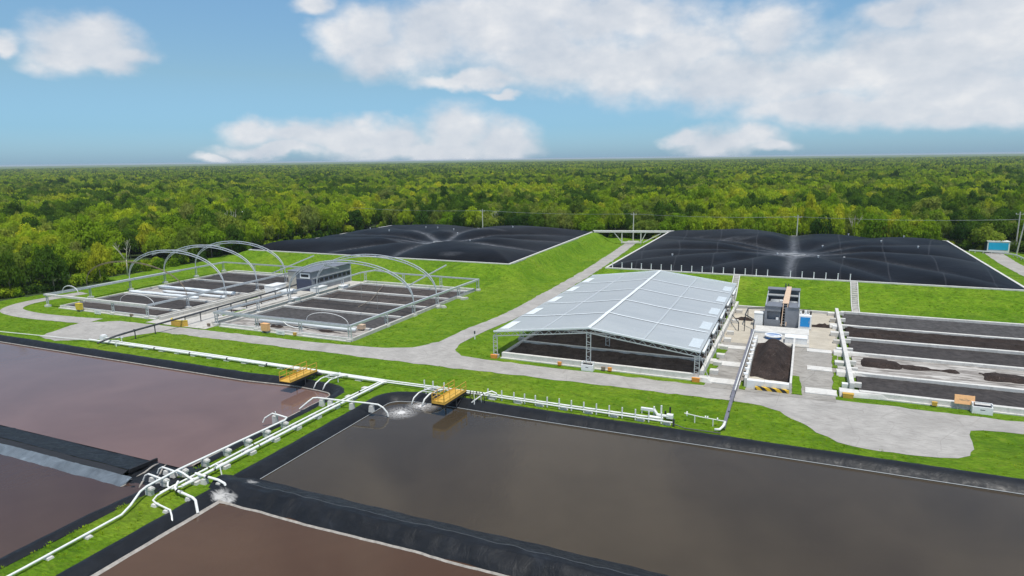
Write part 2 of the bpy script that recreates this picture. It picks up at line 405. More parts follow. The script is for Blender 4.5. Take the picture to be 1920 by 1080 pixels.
w = bpy.data.worlds.new('World'); sc.world = w; w.use_nodes = True; nt = w.node_tree; nt.nodes.clear()
out = N(nt, 'ShaderNodeOutputWorld'); sky = N(nt, 'ShaderNodeTexSky', sky_type='NISHITA'); sky.sun_disc = False
sky.sun_elevation = math.asin(SUN.z); sky.sun_rotation = math.atan2(SUN.x, SUN.y); sky.air_density = 1.0; sky.dust_density = .6; sky.ozone_density = 1.6
geo = N(nt, 'ShaderNodeTexCoord'); sep = N(nt, 'ShaderNodeSeparateXYZ'); nt.links.new(geo.outputs['Generated'], sep.inputs[0])
def math_n(op, a, b=None, c=None, clamp=False):
    n = N(nt, 'ShaderNodeMath', operation=op, use_clamp=clamp)
    for i, q in enumerate((a, b, c)):
        if q is None: continue
        if hasattr(q, 'node'): nt.links.new(q, n.inputs[i])
        else: n.inputs[i].default_value = q
    return n.outputs[0]
# azimuth measured from the camera's compass bearing, elevation above the horizon
fx, fy = math.sin(TH), math.cos(TH)
u = math_n('ADD', math_n('MULTIPLY', sep.outputs[0], fy), math_n('MULTIPLY', sep.outputs[1], -fx))
v = math_n('ADD', math_n('MULTIPLY', sep.outputs[0], fx), math_n('MULTIPLY', sep.outputs[1], fy))
az = math_n('ARCTAN2', u, v); el = math_n('ARCSINE', sep.outputs[2])
cmb = N(nt, 'ShaderNodeCombineXYZ'); nt.links.new(az, cmb.inputs[0]); nt.links.new(math_n('MULTIPLY', el, 1.0), cmb.inputs[1])
P = cmb.outputs[0]
def vec_noise(scale, detail, rough=.55, off=(0, 0, 0), sx=(1, 1.5, 1)):
    m = N(nt, 'ShaderNodeMapping'); m.inputs['Scale'].default_value = sx; m.inputs['Location'].default_value = off
    nt.links.new(P, m.inputs[0]); n = N(nt, 'ShaderNodeTexNoise', Scale=scale, Detail=detail, Roughness=rough); nt.links.new(m.outputs[0], n.inputs['Vector']); return n
wn = vec_noise(12, 4, .55); wsub = N(nt, 'ShaderNodeVectorMath', operation='SUBTRACT'); nt.links.new(wn.outputs[1], wsub.inputs[0]); wsub.inputs[1].default_value = (.5, .5, .5)
wsc = N(nt, 'ShaderNodeVectorMath', operation='SCALE'); nt.links.new(wsub.outputs[0], wsc.inputs[0]); wsc.inputs['Scale'].default_value = .055
wad = N(nt, 'ShaderNodeVectorMath', operation='ADD'); nt.links.new(P, wad.inputs[0]); nt.links.new(wsc.outputs[0], wad.inputs[1]); PW = wad.outputs[0]
def sky_dir(px, py):
    d = (fw * FPX + xa * (px - 960) + ya * (540 - py)).normalized()
    return math.atan2(d.x * fy - d.y * fx, d.x * fx + d.y * fy), math.asin(d.z)
BLOBS = [(160, 85, 88, 46), (185, 65, 55, 34), (120, 110, 60, 34), (200, 115, 55, 26), (235, 105, 42, 16), (2, 80, 26, 18),
         (480, 245, 62, 24), (560, 252, 80, 32), (650, 255, 95, 36), (740, 262, 85, 38), (860, 248, 78, 54), (945, 265, 72, 48), (800, 285, 190, 26), (520, 278, 110, 14),
         (405, 297, 42, 12), (485, 301, 24, 6), (590, 8, 40, 20), (645, 70, 62, 40), (720, 100, 90, 46), (690, 50, 70, 40), (800, 70, 80, 60), (860, 30, 130, 50), (960, 55, 170, 70),
         (1060, 110, 200, 58), (1000, 20, 200, 45), (1160, 30, 170, 55), (1200, 130, 170, 66), (1290, 85, 110, 55), (1440, 55, 80, 52), (1400, 150, 200, 66), (1550, 140, 140, 46), (1720, 110, 200, 76),
         (1850, 60, 150, 90), (1650, 200, 200, 38), (1500, 205, 130, 36), (1800, 165, 200, 60), (1830, 212, 120, 26), (1680, 20, 70, 26), (1900, 15, 130, 50), (880, 150, 130, 20),
         (1350, 268, 84, 30), (1285, 257, 48, 17), (1412, 258, 55, 24), (1445, 278, 45, 14), (945, 175, 40, 9), (1880, 210, 60, 26)]
d = None
for bx, by, rx, ry in BLOBS:
    a0, e0 = sky_dir(bx, by); ra, re = rx / FPX, ry / FPX
    m = N(nt, 'ShaderNodeMapping'); m.inputs['Scale'].default_value = (1 / ra, 1 / re, 0); m.inputs['Location'].default_value = (-a0 / ra, -e0 / re, 0); nt.links.new(PW, m.inputs[0])
    L = N(nt, 'ShaderNodeVectorMath', operation='LENGTH'); nt.links.new(m.outputs[0], L.inputs[0])
    d = L.outputs['Value'] if d is None else math_n('SMOOTH_MIN', d, L.outputs['Value'], .25)
f1 = vec_noise(26, 6, .54, (3, 1, 0)).outputs[0]; f2 = vec_noise(9, 5, .55, (1, 7, 0)).outputs[0]
field = math_n('ADD', math_n('SUBTRACT', 1.22, d), math_n('MULTIPLY', math_n('SUBTRACT', f1, .5), .62))
mr = N(nt, 'ShaderNodeMapRange', interpolation_type='SMOOTHSTEP'); nt.links.new(field, mr.inputs[0]); mr.inputs[1].default_value = .0; mr.inputs[2].default_value = .84; mr.inputs[3].default_value = 0; mr.inputs[4].default_value = .93
# broken cloud added over the unseen rest of the dome, to soften reflections
hi = N(nt, 'ShaderNodeTexNoise', Scale=2.2, Detail=6, Roughness=.58); nt.links.new(geo.outputs['Generated'], hi.inputs['Vector'])
hm = N(nt, 'ShaderNodeMapRange', interpolation_type='SMOOTHSTEP'); nt.links.new(hi.outputs[0], hm.inputs[0]); hm.inputs[1].default_value = .44; hm.inputs[2].default_value = .62; hm.inputs[3].default_value = 0; hm.inputs[4].default_value = .85
he = N(nt, 'ShaderNodeMapRange', interpolation_type='SMOOTHSTEP'); nt.links.new(el, he.inputs[0]); he.inputs[1].default_value = .27; he.inputs[2].default_value = .42
cov = math_n('MAXIMUM', mr.outputs[0], math_n('MULTIPLY', hm.outputs[0], he.outputs[0]))
shade = math_n('ADD', math_n('MULTIPLY', f2, .9), math_n('MULTIPLY', math_n('SUBTRACT', f1, .5), .35), None, True)
ccol = ramp(nt, shade, [(.28, (.58, .635, .715)), (.48, (.715, .745, .795)), (.64, (.86, .862, .875))])
bg1 = N(nt, 'ShaderNodeBackground'); bg2 = N(nt, 'ShaderNodeBackground')
elr = N(nt, 'ShaderNodeMapRange'); nt.links.new(el, elr.inputs[0]); elr.inputs[1].default_value = 0; elr.inputs[2].default_value = .26
grad = ramp(nt, elr.outputs[0], [(0, (.60, .97, 1.58)), (.18, (.58, .92, 1.34)), (.45, (.79, 1.01, 1.11)), (1, (1.02, 1.29, 1.36))])
tint = mix(nt, 1.0, sky.outputs[0], grad, 'MULTIPLY'); nt.links.new(tint, bg1.inputs[0]); bg1.inputs[1].default_value = .10
nt.links.new(ccol, bg2.inputs[0]); bg2.inputs[1].default_value = 1.0
mxs = N(nt, 'ShaderNodeMixShader'); nt.links.new(cov, mxs.inputs[0]); nt.links.new(bg1.outputs[0], mxs.inputs[1]); nt.links.new(bg2.outputs[0], mxs.inputs[2]); nt.links.new(mxs.outputs[0], out.inputs[0])
sc.view_settings.view_transform = 'Standard'; sc.view_settings.look = 'None'; sc.view_settings.exposure = 0; sc.view_settings.gamma = 1
cy = sc.cycles; cy.max_bounces = 5; cy.diffuse_bounces = 3; cy.glossy_bounces = 3; cy.transmission_bounces = 2; cy.volume_bounces = 0; cy.transparent_max_bounces = 4
cy.use_denoising = True; cy.caustics_reflective = False; cy.caustics_refractive = False

# ------------------------------------------------------------------ ground: one sheet to the horizon
RIM = {'L': (-126, -55, 124.6, 188, 3.4), 'R': (-34.8, 34, 126.7, 194, 3.4)}
def mound(x, y, key, wl, wr, wf, wb):
    x0, x1, y0, y1, z = RIM[key]
    if key == 'L': x1 = x1 + 1.2 - (y - 124) * .02
    t = min((x - x0) / wl, (x1 - x) / wr, (y - y0) / wf, (y1 - y) / wb) + 1
    if t <= 0: return 0.0
    e = min(x - x0, x1 - x, y - y0, y1 - y)
    if e > 1.2: return z - 1.2
    return z * sst(0, 1, t * .5 + .5 * t * t) if t < 1 else z
PONDS = [(-160, -45.1, -60, 57.4), (-40.5, 90, -60, 59.2)]
def rsd(x, y, r, rr=2.5):
    cx, cy_ = (r[0] + r[1]) / 2, (r[2] + r[3]) / 2; qx = abs(x - cx) - (r[1] - r[0]) / 2 + rr; qy = abs(y - cy_) - (r[3] - r[2]) / 2 + rr
    return math.hypot(max(qx, 0), max(qy, 0)) + min(max(qx, qy), 0) - rr
def height(x, y):
    h = max(mound(x, y, 'L', 10, 6.2, 11.5, 9), mound(x, y, 'R', 6, 6.5, 11, 9))
    if y < 70:
        s = min(rsd(x, y, r) for r in PONDS)
        if s < .0: h = -min(2.6, .06 - s * 1.6)
    return h
def left_edge(y): return -136.5 if y < 95 else (-141 if y < 125 else -143.5 - max(0, min(1, (y - 150) / 40)) * 3)
def clear(x, y):
    e = nz(x, y, .09, 5) * 2.2
    if x < left_edge(y) + e:
        return ((x + 152) / 15) ** 2 + ((y - 112.5) / 7.5) ** 2 < 1 or y < 40
    if y > 204.5 + e and y > 40: return False
    if x > 54 + e * .5 and y > 150: return False
    return True
def axis(lo, hi, step, far):
    a = list(np.arange(lo, hi + .01, step)); s = step; p = hi; q = lo; up_, dn = [], []
    while p < far: s *= 1.35; p += s; up_.append(p)
    s = step
    while q > -far: s *= 1.35; q -= s; dn.append(q)
    return dn[::-1] + a + up_
xs = axis(-160, 62, .8, 14000); ys = axis(14, 212, .8, 14000); ys = [q for q in ys if q > -400]
gb = MB(); gb.v = [(x, y, height(x, y)) for y in ys for x in xs]; nx = len(xs)
gb.f = [(j * nx + i, j * nx + i + 1, (j + 1) * nx + i + 1, (j + 1) * nx + i) for j in range(len(ys) - 1) for i in range(nx - 1)]
g = kind(gb.build('ground', 'grass', smooth=True, origin=(0, 0, 0)), 'structure'); g.data.materials.append(M['forest_floor'])
mi = []
for j in range(len(ys) - 1):
    for i in range(nx - 1): mi.append(0 if clear((xs[i] + xs[i + 1]) / 2, (ys[j] + ys[j + 1]) / 2) else 1)
g.data.polygons.foreach_set('material_index', mi)

# ------------------------------------------------------------------ roads and paving
main_n = [(-100, 70.2), (-80, 70.8), (-62, 71.3), (-51, 72.4), (-47.2, 74.0), (-45.4, 77.6), (-42.0, 78), (-41.3, 75.2), (-39.2, 73.0), (-33, 72.5), (-10, 72.6), (8, 73.1), (60, 73.0)]
main_s = [(60, 69.5), (19.9, 69.7), (16.6, 69.4), (15.6, 68.9), (15.3, 67.8), (15.2, 66.2), (15.0, 64.4), (14.4, 62.8), (13.4, 61.9), (12.0, 61.45), (9.6, 61.1), (6.5, 61.1), (4.3, 61.7), (2.6, 63.3), (1.2, 65.4), (-.6, 67.6), (-2.4, 68.6), (-5.4, 68.9), (-27, 68.4), (-49, 67.9), (-67, 67.8), (-88, 67.4),
          (-90.5, 62.4), (-93, 60.9), (-97.7, 58.3), (-102.7, 59.2), (-105.2, 66.9)]
loop = smooth_path([(-104, 68.6), (-112, 67.7), (-119, 67.5), (-125.6, 68.6), (-129, 71.5), (-130.2, 76), (-129.2, 84)], 5)
flat('service_road', main_n + main_s, .022, 'road', jit=.20)
flat('loop_road', strip_poly(loop, 3.3), .030, 'road', jit=.17, seed=3)
diag = smooth_path([(-43.6, 77.5), (-43.3, 85), (-42.0, 97.5), (-42.0, 110), (-42.7, 143), (-44.6, 178), (-46.2, 199)], 5)
flat('farm_lane', strip_poly(diag, 3.2), .036, 'road', jit=.17, seed=5)
far = smooth_path([(45.6, 204), (45.2, 196), (44.6, 182), (44.8, 165), (45.5, 140), (46, 96)], 4)
flat('gate_road', strip_poly(far, 3.9), .036, 'road', jit=.12, seed=6)
flat('yard_paving', [(-8.6, 72.3), (4.6, 72.3), (5.6, 91.5), (6.2, 114.6), (-9.2, 114.4), (-9.0, 92), (-8.4, 89)], .042, 'road_dirty', jit=.06, seed=8)
flat('yard_paving', [(-8.9, 91.8), (-5.2, 91.8), (-5.1, 113.9), (-8.9, 113.6)], .050, 'yard', jit=.08, seed=9)
flat('yard_paving', [(.9, 93), (5.4, 92.2), (6.0, 114.3), (.9, 114.0)], .050, 'yard', jit=.08, seed=10)
flat('corridor_paving', [(-95.2, 71.0), (-82.4, 71.2), (-82.8, 113), (-94.8, 113)], .042, 'concrete', jit=.05, seed=11)
for k, (x0, x1, y0, y1) in enumerate([(-8.2, -4.9, 73.8, 75.5), (-8.1, -5.4, 80.6, 82.4), (-7.8, -5.2, 88.4, 90.0), (1.7, 4.8, 74.0, 75.8), (1.9, 4.6, 82.6, 84.2), (1.9, 4.8, 90.6, 92.0)]):
    kind(MB().hexa(rough_poly([(x0, y0), (x1, y0), (x1, y1), (x0, y1)], .05, .7, k), .03, .16).build('paving_slab', 'concrete_clean'), 'structure')
for k, pl in enumerate([[(-10.3, 76.2), (-8.7, 75.8), (-7.9, 80.6), (-9.8, 80.8)], [(-10, 83), (-8.4, 82.6), (-7.6, 87.6), (-9.4, 88)], [(4.45, 76.2), (5.05, 76.1), (5.3, 82.4), (4.7, 82.5)], [(4.6, 84.5), (5.2, 84.4), (5.4, 90.4), (4.8, 90.5)], [(-4.9, 72.8), (-4.3, 72.7), (-4.2, 75.6), (-4.9, 75.6)], [(.35, 73.2), (1.4, 73.2), (1.1, 79.5), (.35, 79.5)]]):
    kind(MB().hexa(rough_poly(pl, .12, .5, k), .03, .13).build('grass_verge', 'grass'), 'structure')

# ------------------------------------------------------------------ ponds
WZ = -.5
def pond(poly, mat, label):
    o = flat('pond_water', poly, WZ, mat, jit=0); return o
pond([(-160, 36.7), (-46.0, 36.7), (-44.6, 40), (-44.6, 58), (-160, 58)], 'water_plum', '')
pond([(-160, -40), (-45.5, -40), (-45.5, 33.4), (-160, 33.4)], 'water_dark', '')
pond([(-40, 36.5), (80, 36.5), (80, 59.8), (-40, 59.8)], 'water_grey', '')
pond([(-40.2, -40), (80, -40), (80, 35.2), (-40.2, 35.2)], 'water_red', '')
def berm(mb, path, prof, closed=False):
    """sweep a cross-section of (outward offset, height) pairs along a path; the pond lies to the right of the path"""
    n = len(path); rows = []
    for i, p in enumerate(path):
        a, b = Vector(path[max(i - 1, 0)][:2]), Vector(path[min(i + 1, n - 1)][:2]); dd = (b - a).normalized(); nr = Vector((dd.y, -dd.x))
        rows.append([(p[0] + nr.x * o + (fbm(p[0], p[1], .5, q) * .06), p[1] + nr.y * o + (fbm(p[0], p[1], .5, q + 9) * .06), z + (nz(p[0], p[1], .7, q * 3) * .05 if 0 < q < len(prof) - 1 else 0)) for q, (o, z) in enumerate(prof)])
    n0 = len(mb.v); k = len(prof)
    for r in rows: mb.v += r
    for i in range(n - 1):
        for j in range(k - 1):
            a = n0 + i * k + j; mb.f.append((a, a + 1, a + k + 1, a + k))
def dense(pts, step=.6):
    out_ = []
    for i in range(len(pts) - 1):
        a, b = Vector(pts[i]), Vector(pts[i + 1]); k = max(1, int((b - a).length / step))
        out_ += [tuple(a.lerp(b, j / k)) for j in range(k)]
    return out_ + [tuple(pts[-1])]
def corner(cx, cy_, r, a0, a1, k=8): return [(cx + r * math.cos(rad(a0 + (a1 - a0) * i / k)), cy_ + r * math.sin(rad(a0 + (a1 - a0) * i / k))) for i in range(k + 1)]
PROF = [(-.55, -.12), (-.25, .05), (.0, .14), (.35, .10), (.75, -.12), (1.1, -.38), (1.45, -.75), (1.7, -1.1)]
PROFW = [(-.6, -.12), (-.3, .05), (.0, .16), (.4, .14), (.8, -.02), (1.2, -.30), (1.5, -.60), (1.8, -1.1)]
def liner(path, prof, label, edge_r=None, edge_mat='concrete', edge_off=None, rim_froth=None):
    t = thing('pond_liner', label, 'pond liner', (path[len(path) // 2][0], path[len(path) // 2][1], 0), 'black liners round the ponds')
    mb = MB(); berm(mb, path, prof); o = mb.build('liner_sheet', 'liner', t, True)
    if edge_r:
        pp = []
        for i, p in enumerate(path):
            a, b = Vector(path[max(i - 1, 0)]), Vector(path[min(i + 1, len(path) - 1)]); dd = (b - a).normalized()
            pp.append((p[0] + dd.y * edge_off, p[1] - dd.x * edge_off, WZ + edge_r * .8 + .02))
        MB().tube(pp, edge_r, 6).build('edge_pipe', edge_mat, t, True)
    if rim_froth:
        mb = MB(); o0, o1 = rim_froth
        berm(mb, path, [(o0, WZ + .12), ((o0 + o1) / 2, WZ + .06), (o1, WZ + .012)]); mb.build('froth_band', 'froth', t, True)
    return t
# the path runs so that the pond is on its right-hand side
liner(dense([(-150, 57.3), (-60, 57.2)]) + dense([(-59.4, 57.2), (-52, 57.9), (-48, 57.6)]) + corner(-47.6, 54.9, 2.6, 80, 5) + dense([(-45.0, 54), (-45.0, 37.2)]), PROF, 'black liner edge round the north-west plum pond, with a pale edge pipe', .085, 'froth', 1.28)
liner(dense([(-45.0, 33.5), (-45.6, 28), (-45.7, -30)]), PROF, 'dark liner edge below the grass strip beside the lowest left pond')
liner(dense([(-40.6, 36.4), (-40.5, 54)]) + corner(-37.6, 55.6, 2.95, 172, 95) + dense([(-37, 58.9), (-33, 59.1), (-24, 58.95), (60, 59.4)]), PROFW, 'black liner edge round the large grey pond, with a thin grey edge cable', .035, 'grey_light', 1.44)
liner(dense([(-40.6, -30), (-40.6, 34.6)]), PROF, 'black liner edge left of the red-brown pond, froth along its foot', None, None, None, (1.14, 1.40))
# lined dike between the two right-hand ponds
t = thing('lined_dike', 'long black lined dike between the grey pond and the red-brown pond', 'dike', (10, 35.5, WZ))
def dike_r(uu, vv):
    x = -41.2 + uu * 110; prof = [(33.3, -1.0), (33.7, -.60), (34.1, -.22), (34.6, .14), (35.0, .34), (35.5, .36), (36.1, .14), (36.8, -.16), (37.5, -.44), (38.3, -.8)]
    q = vv * (len(prof) - 1); i = min(int(q), len(prof) - 2); fq = q - i
    y = prof[i][0] * (1 - fq) + prof[i + 1][0] * fq; z = prof[i][1] * (1 - fq) + prof[i + 1][1] * fq
    wv = fbm(x, y, .35, 2); y += wv * .12; z += (nz(x * .6, y * 2.0, .9, 4) * .09 + nz(x * 1.5, y * .8, .8, 9) * .07) * (1 if .1 < vv < .9 else 0)
    if x < -39: z += .1 * (1 if .1 < vv < .9 else 0)
    return (x, y, z)
MB().grid(dike_r, 360, 40).build('dike_sheet', 'liner', t, True)
MB().grid(lambda a, b: (-39.4 + a * 108, 33.66 - b * .13 + fbm(-39 + a * 108, 3, .35, 2) * .12, -.50 + (1 - b) * .10 + .012), 180, 2).build('froth_band', 'froth', t, True)
MB().tube([tuple(Vector(dike_r((2.6 + i * .3) / 110, 5.15 / 9)) + Vector((0, 0, .012))) for i in range(170)], .012, 5).build('weld_seam', 'weld', t)
# slab-like dike between the two left-hand ponds
t = thing('lined_dike', 'flat black lined dike with a shiny grey flank between the two left ponds', 'dike', (-80, 34.5, WZ))
def dike_top(a, b):
    x = -150 + a * 100.1; y = 37.05 - b * 3.0; z = -.55 + .62 * sst(0, 1, b * .9) + fbm(x, y * 1.3, .55, 6) * .05
    return (x - (0 if b < .9 else 0), y + fbm(x, 1, .3, 8) * .1, z)
MB().grid(dike_top, 200, 14).build('dike_sheet', 'liner', t, True)
MB().grid(lambda a, b: (-150 + a * 100.1, 34.05 - b * .55 + fbm(-150 + a * 100, 1, .3, 8) * .1, .02 - b * .16), 200, 3).build('crest_band', 'black', t, True)
MB().grid(lambda a, b: (-150 + a * 101.3, 33.5 - b * 1.25 + fbm(-150 + a * 100, 1, .3, 8) * .1, -.14 - b * .44 + nz(a * 100, b * 3, 1.4, 3) * .035), 240, 7).build('sheen_flank', 'liner_sheen', t, True)
MB().beam((-49.95, 36.75, -.28), (-49.7, 33.95, .0), .16, .30).build('end_lip', 'black', t)
# spillway liner between the dike's end and the strip
t = thing('spillway_liner', 'creased wet liner between the end of the left dike and the grass strip', 'pond liner', (-47.5, 34.5, -.5))
def spill(a, b):
    x = -50.2 + a * 6.0; y = 31.9 + b * 5.3; z = -.56 + .62 * sst(.55, 1, a) + (.16 * math.exp(-((b - .55) / .28) ** 2)) * (1 - a) + fbm(x, y * 2, .8, 4) * .10
    return (x, y, z)
MB().grid(spill, 40, 36).build('liner_sheet', 'liner', t, True)
for k, (p, q) in enumerate([((-49.3, 36.4), (-48.9, 34.0)), ((-48.6, 36.6), (-47.2, 34.4)), ((-49.0, 33.6), (-48.7, 32.4)), ((-47.9, 33.9), (-47.3, 32.9))]):
    MB().tube([(p[0] + (q[0] - p[0]) * i / 6 + fbm(i, k, .6, 1) * .12, p[1] + (q[1] - p[1]) * i / 6, -.36 + .06 * math.sin(i) - .04 * k) for i in range(7)], [.03, .07, .09, .08, .09, .06, .02], 6).build('pale_fold', 'froth', t, True)

# foam where the outlets discharge
def foam(name, cx, cy_, rx, ry, rr_):
    b_ = MB().quad(*[(cx + rx * math.cos(q * math.pi / 12), cy_ + ry * math.sin(q * math.pi / 12), WZ + .012) for q in range(24)])
    o = b_.build(name, foam_mat(cx, cy_, rr_)); o['kind'] = 'stuff'; return o
foam('foam', -36.4, 54.4, 2.2, 2.0, 2.0); foam('foam', -35.4, 56.8, 2.2, 1.6, 1.9)
# ------------------------------------------------------------------ digester covers
def cover(key, label, A, rays, cx, cy_, seed, stake_row=None):
    x0, x1, y0, y1, z = RIM[key]
    if key == 'L': 
        def ex(y): return x1 - (y - 124.6) * .018
    else:
        def ex(y): return x1
    t = thing('digester_cover', label, 'lagoon cover', ((x0 + x1) / 2, (y0 + y1) / 2, z), 'black lagoon covers')
    nu, nv = 150, 130; mb = MB(); dust = []; seam = []
    for j in range(nv + 1):
        for i in range(nu + 1):
            s = i / nu * 2 - 1; q = j / nv * 2 - 1
            y = (y0 + y1) / 2 + q * (y1 - y0) / 2; x = x0 + (ex(y) - x0) * i / nu
            e = min(1 - abs(s), 1 - abs(q)); ed = min(x - x0, ex(y) - x, y - y0, y1 - y)
            rise = 1 - math.exp(-ed / 4.2)
            px, py = x - cx, y - cy_; r = math.hypot(px, py); ph = math.degrees(math.atan2(py, px)); du = 0.0
            an = sorted(((ang + math.degrees(bend * r / 30)) % 360, dst) for ang, dst, bend in rays); ph %= 360; k = 0
            while k < len(an) and an[k][0] <= ph: k += 1
            lo, hi_ = an[k - 1], an[k % len(an)]; l0 = lo[0] if k else lo[0] - 360; h0 = hi_[0] if k < len(an) else hi_[0] + 360
            tt = (ph - l0) / max(1e-3, h0 - l0); lobe = math.sin(math.pi * min(1, max(0, tt))) ** .8 * min(1.25, (h0 - l0) / 40)
            for q0, dq in ((ph - l0, lo[1]), (h0 - ph, hi_[1])):
                pe = r * math.sin(rad(min(90, q0))); du = max(du, dq * math.exp(-(pe / .8) ** 2) * (1.0 if r < 20 else max(0, 1 - (r - 20) / 16)))
            hole = math.exp(-(r / 8) ** 2)
            h = A * rise * ((.26 + .74 * lobe) * (1 - hole) * sst(0, 17, r) + .03) + fbm(x, y, .045, seed) * .45 * rise + fbm(x, y, .22, seed) * .03 * rise
            mb.v.append((x, y, z + .06 + max(h, -.05) * (1 if ed > .01 else 0)))
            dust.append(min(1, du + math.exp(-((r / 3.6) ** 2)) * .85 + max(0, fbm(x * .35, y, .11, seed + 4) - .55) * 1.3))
            seam.append((x + 100 + (x - cx) * (y - y0) * -.004 + fbm(x, y, .03, 1) * 1.2) / 7.4 if seed == 2 else 0.0)
    mb.f = [(j * (nu + 1) + i, j * (nu + 1) + i + 1, (j + 1) * (nu + 1) + i + 1, (j + 1) * (nu + 1) + i) for j in range(nv) for i in range(nu)]
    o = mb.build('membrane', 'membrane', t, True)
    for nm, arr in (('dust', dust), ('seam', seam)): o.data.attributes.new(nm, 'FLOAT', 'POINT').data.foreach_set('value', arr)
    W = .42
    for a, b in (((x0, y0), (x1, y0)), ((x1, y0), (ex(y1), y1)), ((ex(y1), y1), (x0, y1)), ((x0, y1), (x0, y0))):
        d_ = (Vector(b) - Vector(a)).normalized() * (W / 2)
        MB().beam((a[0] - d_.x, a[1] - d_.y, z + .02), (b[0] - d_.x, b[1] - d_.y, z + .02), W, .34).build('rim_curb', 'concrete_clean', t)
    # sump ring at the middle
    MB().tube([(cx + 2.4 * math.cos(i * .42), cy_ + 1.3 * math.sin(i * .42), z + .28 + .06 * math.sin(i * 2)) for i in range(15)], .10, 6, False).build('sump_ring', 'grey_light', t, True)
    rr = random.Random(seed)
    for k in range(9):
        x, y = rr.uniform(x0 + 8, x1 - 8), rr.uniform(y0 + 6, y1 - 6)
        i, j = round((x - x0) / (x1 - x0) * nu), round((y - y0) / (y1 - y0) * nv); p = mb.v[j * (nu + 1) + i]
        MB().cyl((p[0], p[1], p[2] - .03), .11, .34, 8).cyl((p[0], p[1], p[2] + .31), .2, .10, 8).build('gas_vent', 'white_paint', t)
    return t
cover('L', 'black membrane cover with pale star creases, left lagoon behind the arched frames', 2.0,
      [(12, .6, .1), (50, .75, -.15), (99, .55, 0), (133, .75, .1), (170, .3, 0), (197, .7, -.1), (232, .55, .1), (270, .45, .1), (326, .85, .3)], -86.3, 151.5, 6)
cover('R', 'black membrane cover with straight weld seams, right lagoon behind the roofed shed', 2.25,
      [(4, .4, -.03), (32, .3, .1), (62, .1, 0), (91, .6, 0), (130, .3, .12), (154, .3, -.1), (184, .25, .08), (206, .3, .1), (238, .05, 0), (269, .7, 0), (300, .1, 0), (328, .3, -.1)], -.8, 156.0, 2)
for k in range(23):
    x = -33.6 + k * 1.92
    if k == 16: continue
    o = MB().box(x - .07, x + .07, 126.9, 127.04, 3.58, 4.62).box(x - .10, x + .10, 126.87, 127.07, 4.62, 4.67).build('rim_stake', 'white_paint')
    tag(o, f'white stake on the right lagoon\'s front kerb, {ORD[k]} along from its left end', 'stake', 'white stakes along the right lagoon kerb')
# pale steps down the right-hand lagoon's front bank
for nm, x, lb in (('a', -10.0, 'narrow pale concrete steps down the grass bank behind the roofed shed'), ('b', 9.2, 'narrow pale concrete steps down the grass bank behind the drying beds')):
    t = thing('bank_steps', lb, 'steps', (x, 115, 0), 'steps down the lagoon bank')
    mb = MB()
    for i in range(22):
        y = 115.0 + i * .53; zz = height(x, y + .3); mb.box(x - .42, x + .42, y, y + .50, zz - .2, zz + .10)
    mb.build('tread_flight', 'concrete', t)
    for s in (-.52, .52):
        MB().tube([(x + s, 115 + i * .8, height(x, 115 + i * .8) + .12) for i in range(15)], .085, 6).build('stringer', 'concrete_clean', t)
# pipe bridge over the lane between the lagoons
t = thing('pipe_bridge', 'white braced pipe bridge over the lane between the black covers', 'pipe bridge', (-46, 191, 0))
A_, B_ = Vector((-55.2, 188.2, 3.62)), Vector((-34.8, 193.4, 3.62)); at_ = lambda q, zz: tuple(A_.lerp(B_, q).xy) + (zz,)
MB().beam(at_(-.02, 3.62), at_(1.12, 3.62), .45, .38).build('top_beam', 'concrete_clean', t)
MB().beam(at_(.36, .55), at_(.64, .55), .5, .40).build('bottom_beam', 'concrete_clean', t)
for q in (.37, .63): MB().beam(at_(q, 0), at_(q, 3.5), .26).build('leg', 'concrete_clean', t)
for q, p in ((.26, .36), (.70, .64)): MB().beam(at_(q, 3.45), at_(p, .9), .2).build('brace', 'concrete_clean', t)
MB().beam(at_(.66, .5), at_(.90, 3.2), .24).build('brace', 'concrete_clean', t)
MB().tube([at_(-.03, 3.95), at_(1.1, 3.95)], .10, 6).build('pipe', 'white', t)

# ------------------------------------------------------------------ roofed composting shed
SX0, SX1, SXM, SY0, SY1 = -35.0, -9.3, -22.4, 74.0, 117.6
EZ, RZ = 3.42, 5.0
def roof_z(x, y):
    q = abs(x - SXM) / (SXM - SX0 if x < SXM else SX1 - SXM); q = min(1, q)
    bay = ((y - SY0) / 8.72) % 1; return RZ - (RZ - EZ) * q - .10 * math.sin(math.pi * q) - .07 * math.sin(math.pi * bay) * (1 - q * .4) + fbm(x, y, .4, 2) * .02
t = thing('composting_shed', 'open-sided shed with a ridged translucent film roof on lattice columns', 'shed', (SXM, 96, 0))
SL = []
for nm, xa_, xb_ in (('roof_slope', SX0, SXM - .02), ('roof_slope', SXM + .02, SX1)):
    SL += [1]; SL[-1] = MB().grid(lambda a, b: (xa_ + (xb_ - xa_) * a, SY0 + (SY1 - SY0) * b, roof_z(xa_ + (xb_ - xa_) * a, SY0 + (SY1 - SY0) * b)), 30, 60).build(nm, 'film', t, True)
def band(mb, pts, wdt, up=.02):
    n = len(mb.v)
    for i, p in enumerate(pts):
        a, b = Vector(pts[max(i - 1, 0)]), Vector(pts[min(i + 1, len(pts) - 1)]); d_ = (b - a).normalized(); s_ = Vector((-d_.y, d_.x, 0)).normalized() * wdt / 2
        for sg in (-1, 1):
            q = Vector(p) + s_ * sg; mb.v.append((q.x, q.y, p[2] + up))
    for i in range(len(pts) - 1): mb.f.append((n + 2 * i, n + 2 * i + 1, n + 2 * i + 3, n + 2 * i + 2))
    return mb
band(MB(), [(SXM, SY0 + i * .87, RZ + .0 - .05 * math.sin(math.pi * ((i * .1) % 1))) for i in range(51)], .46, .07).build('ridge_band', 'film_white', t)
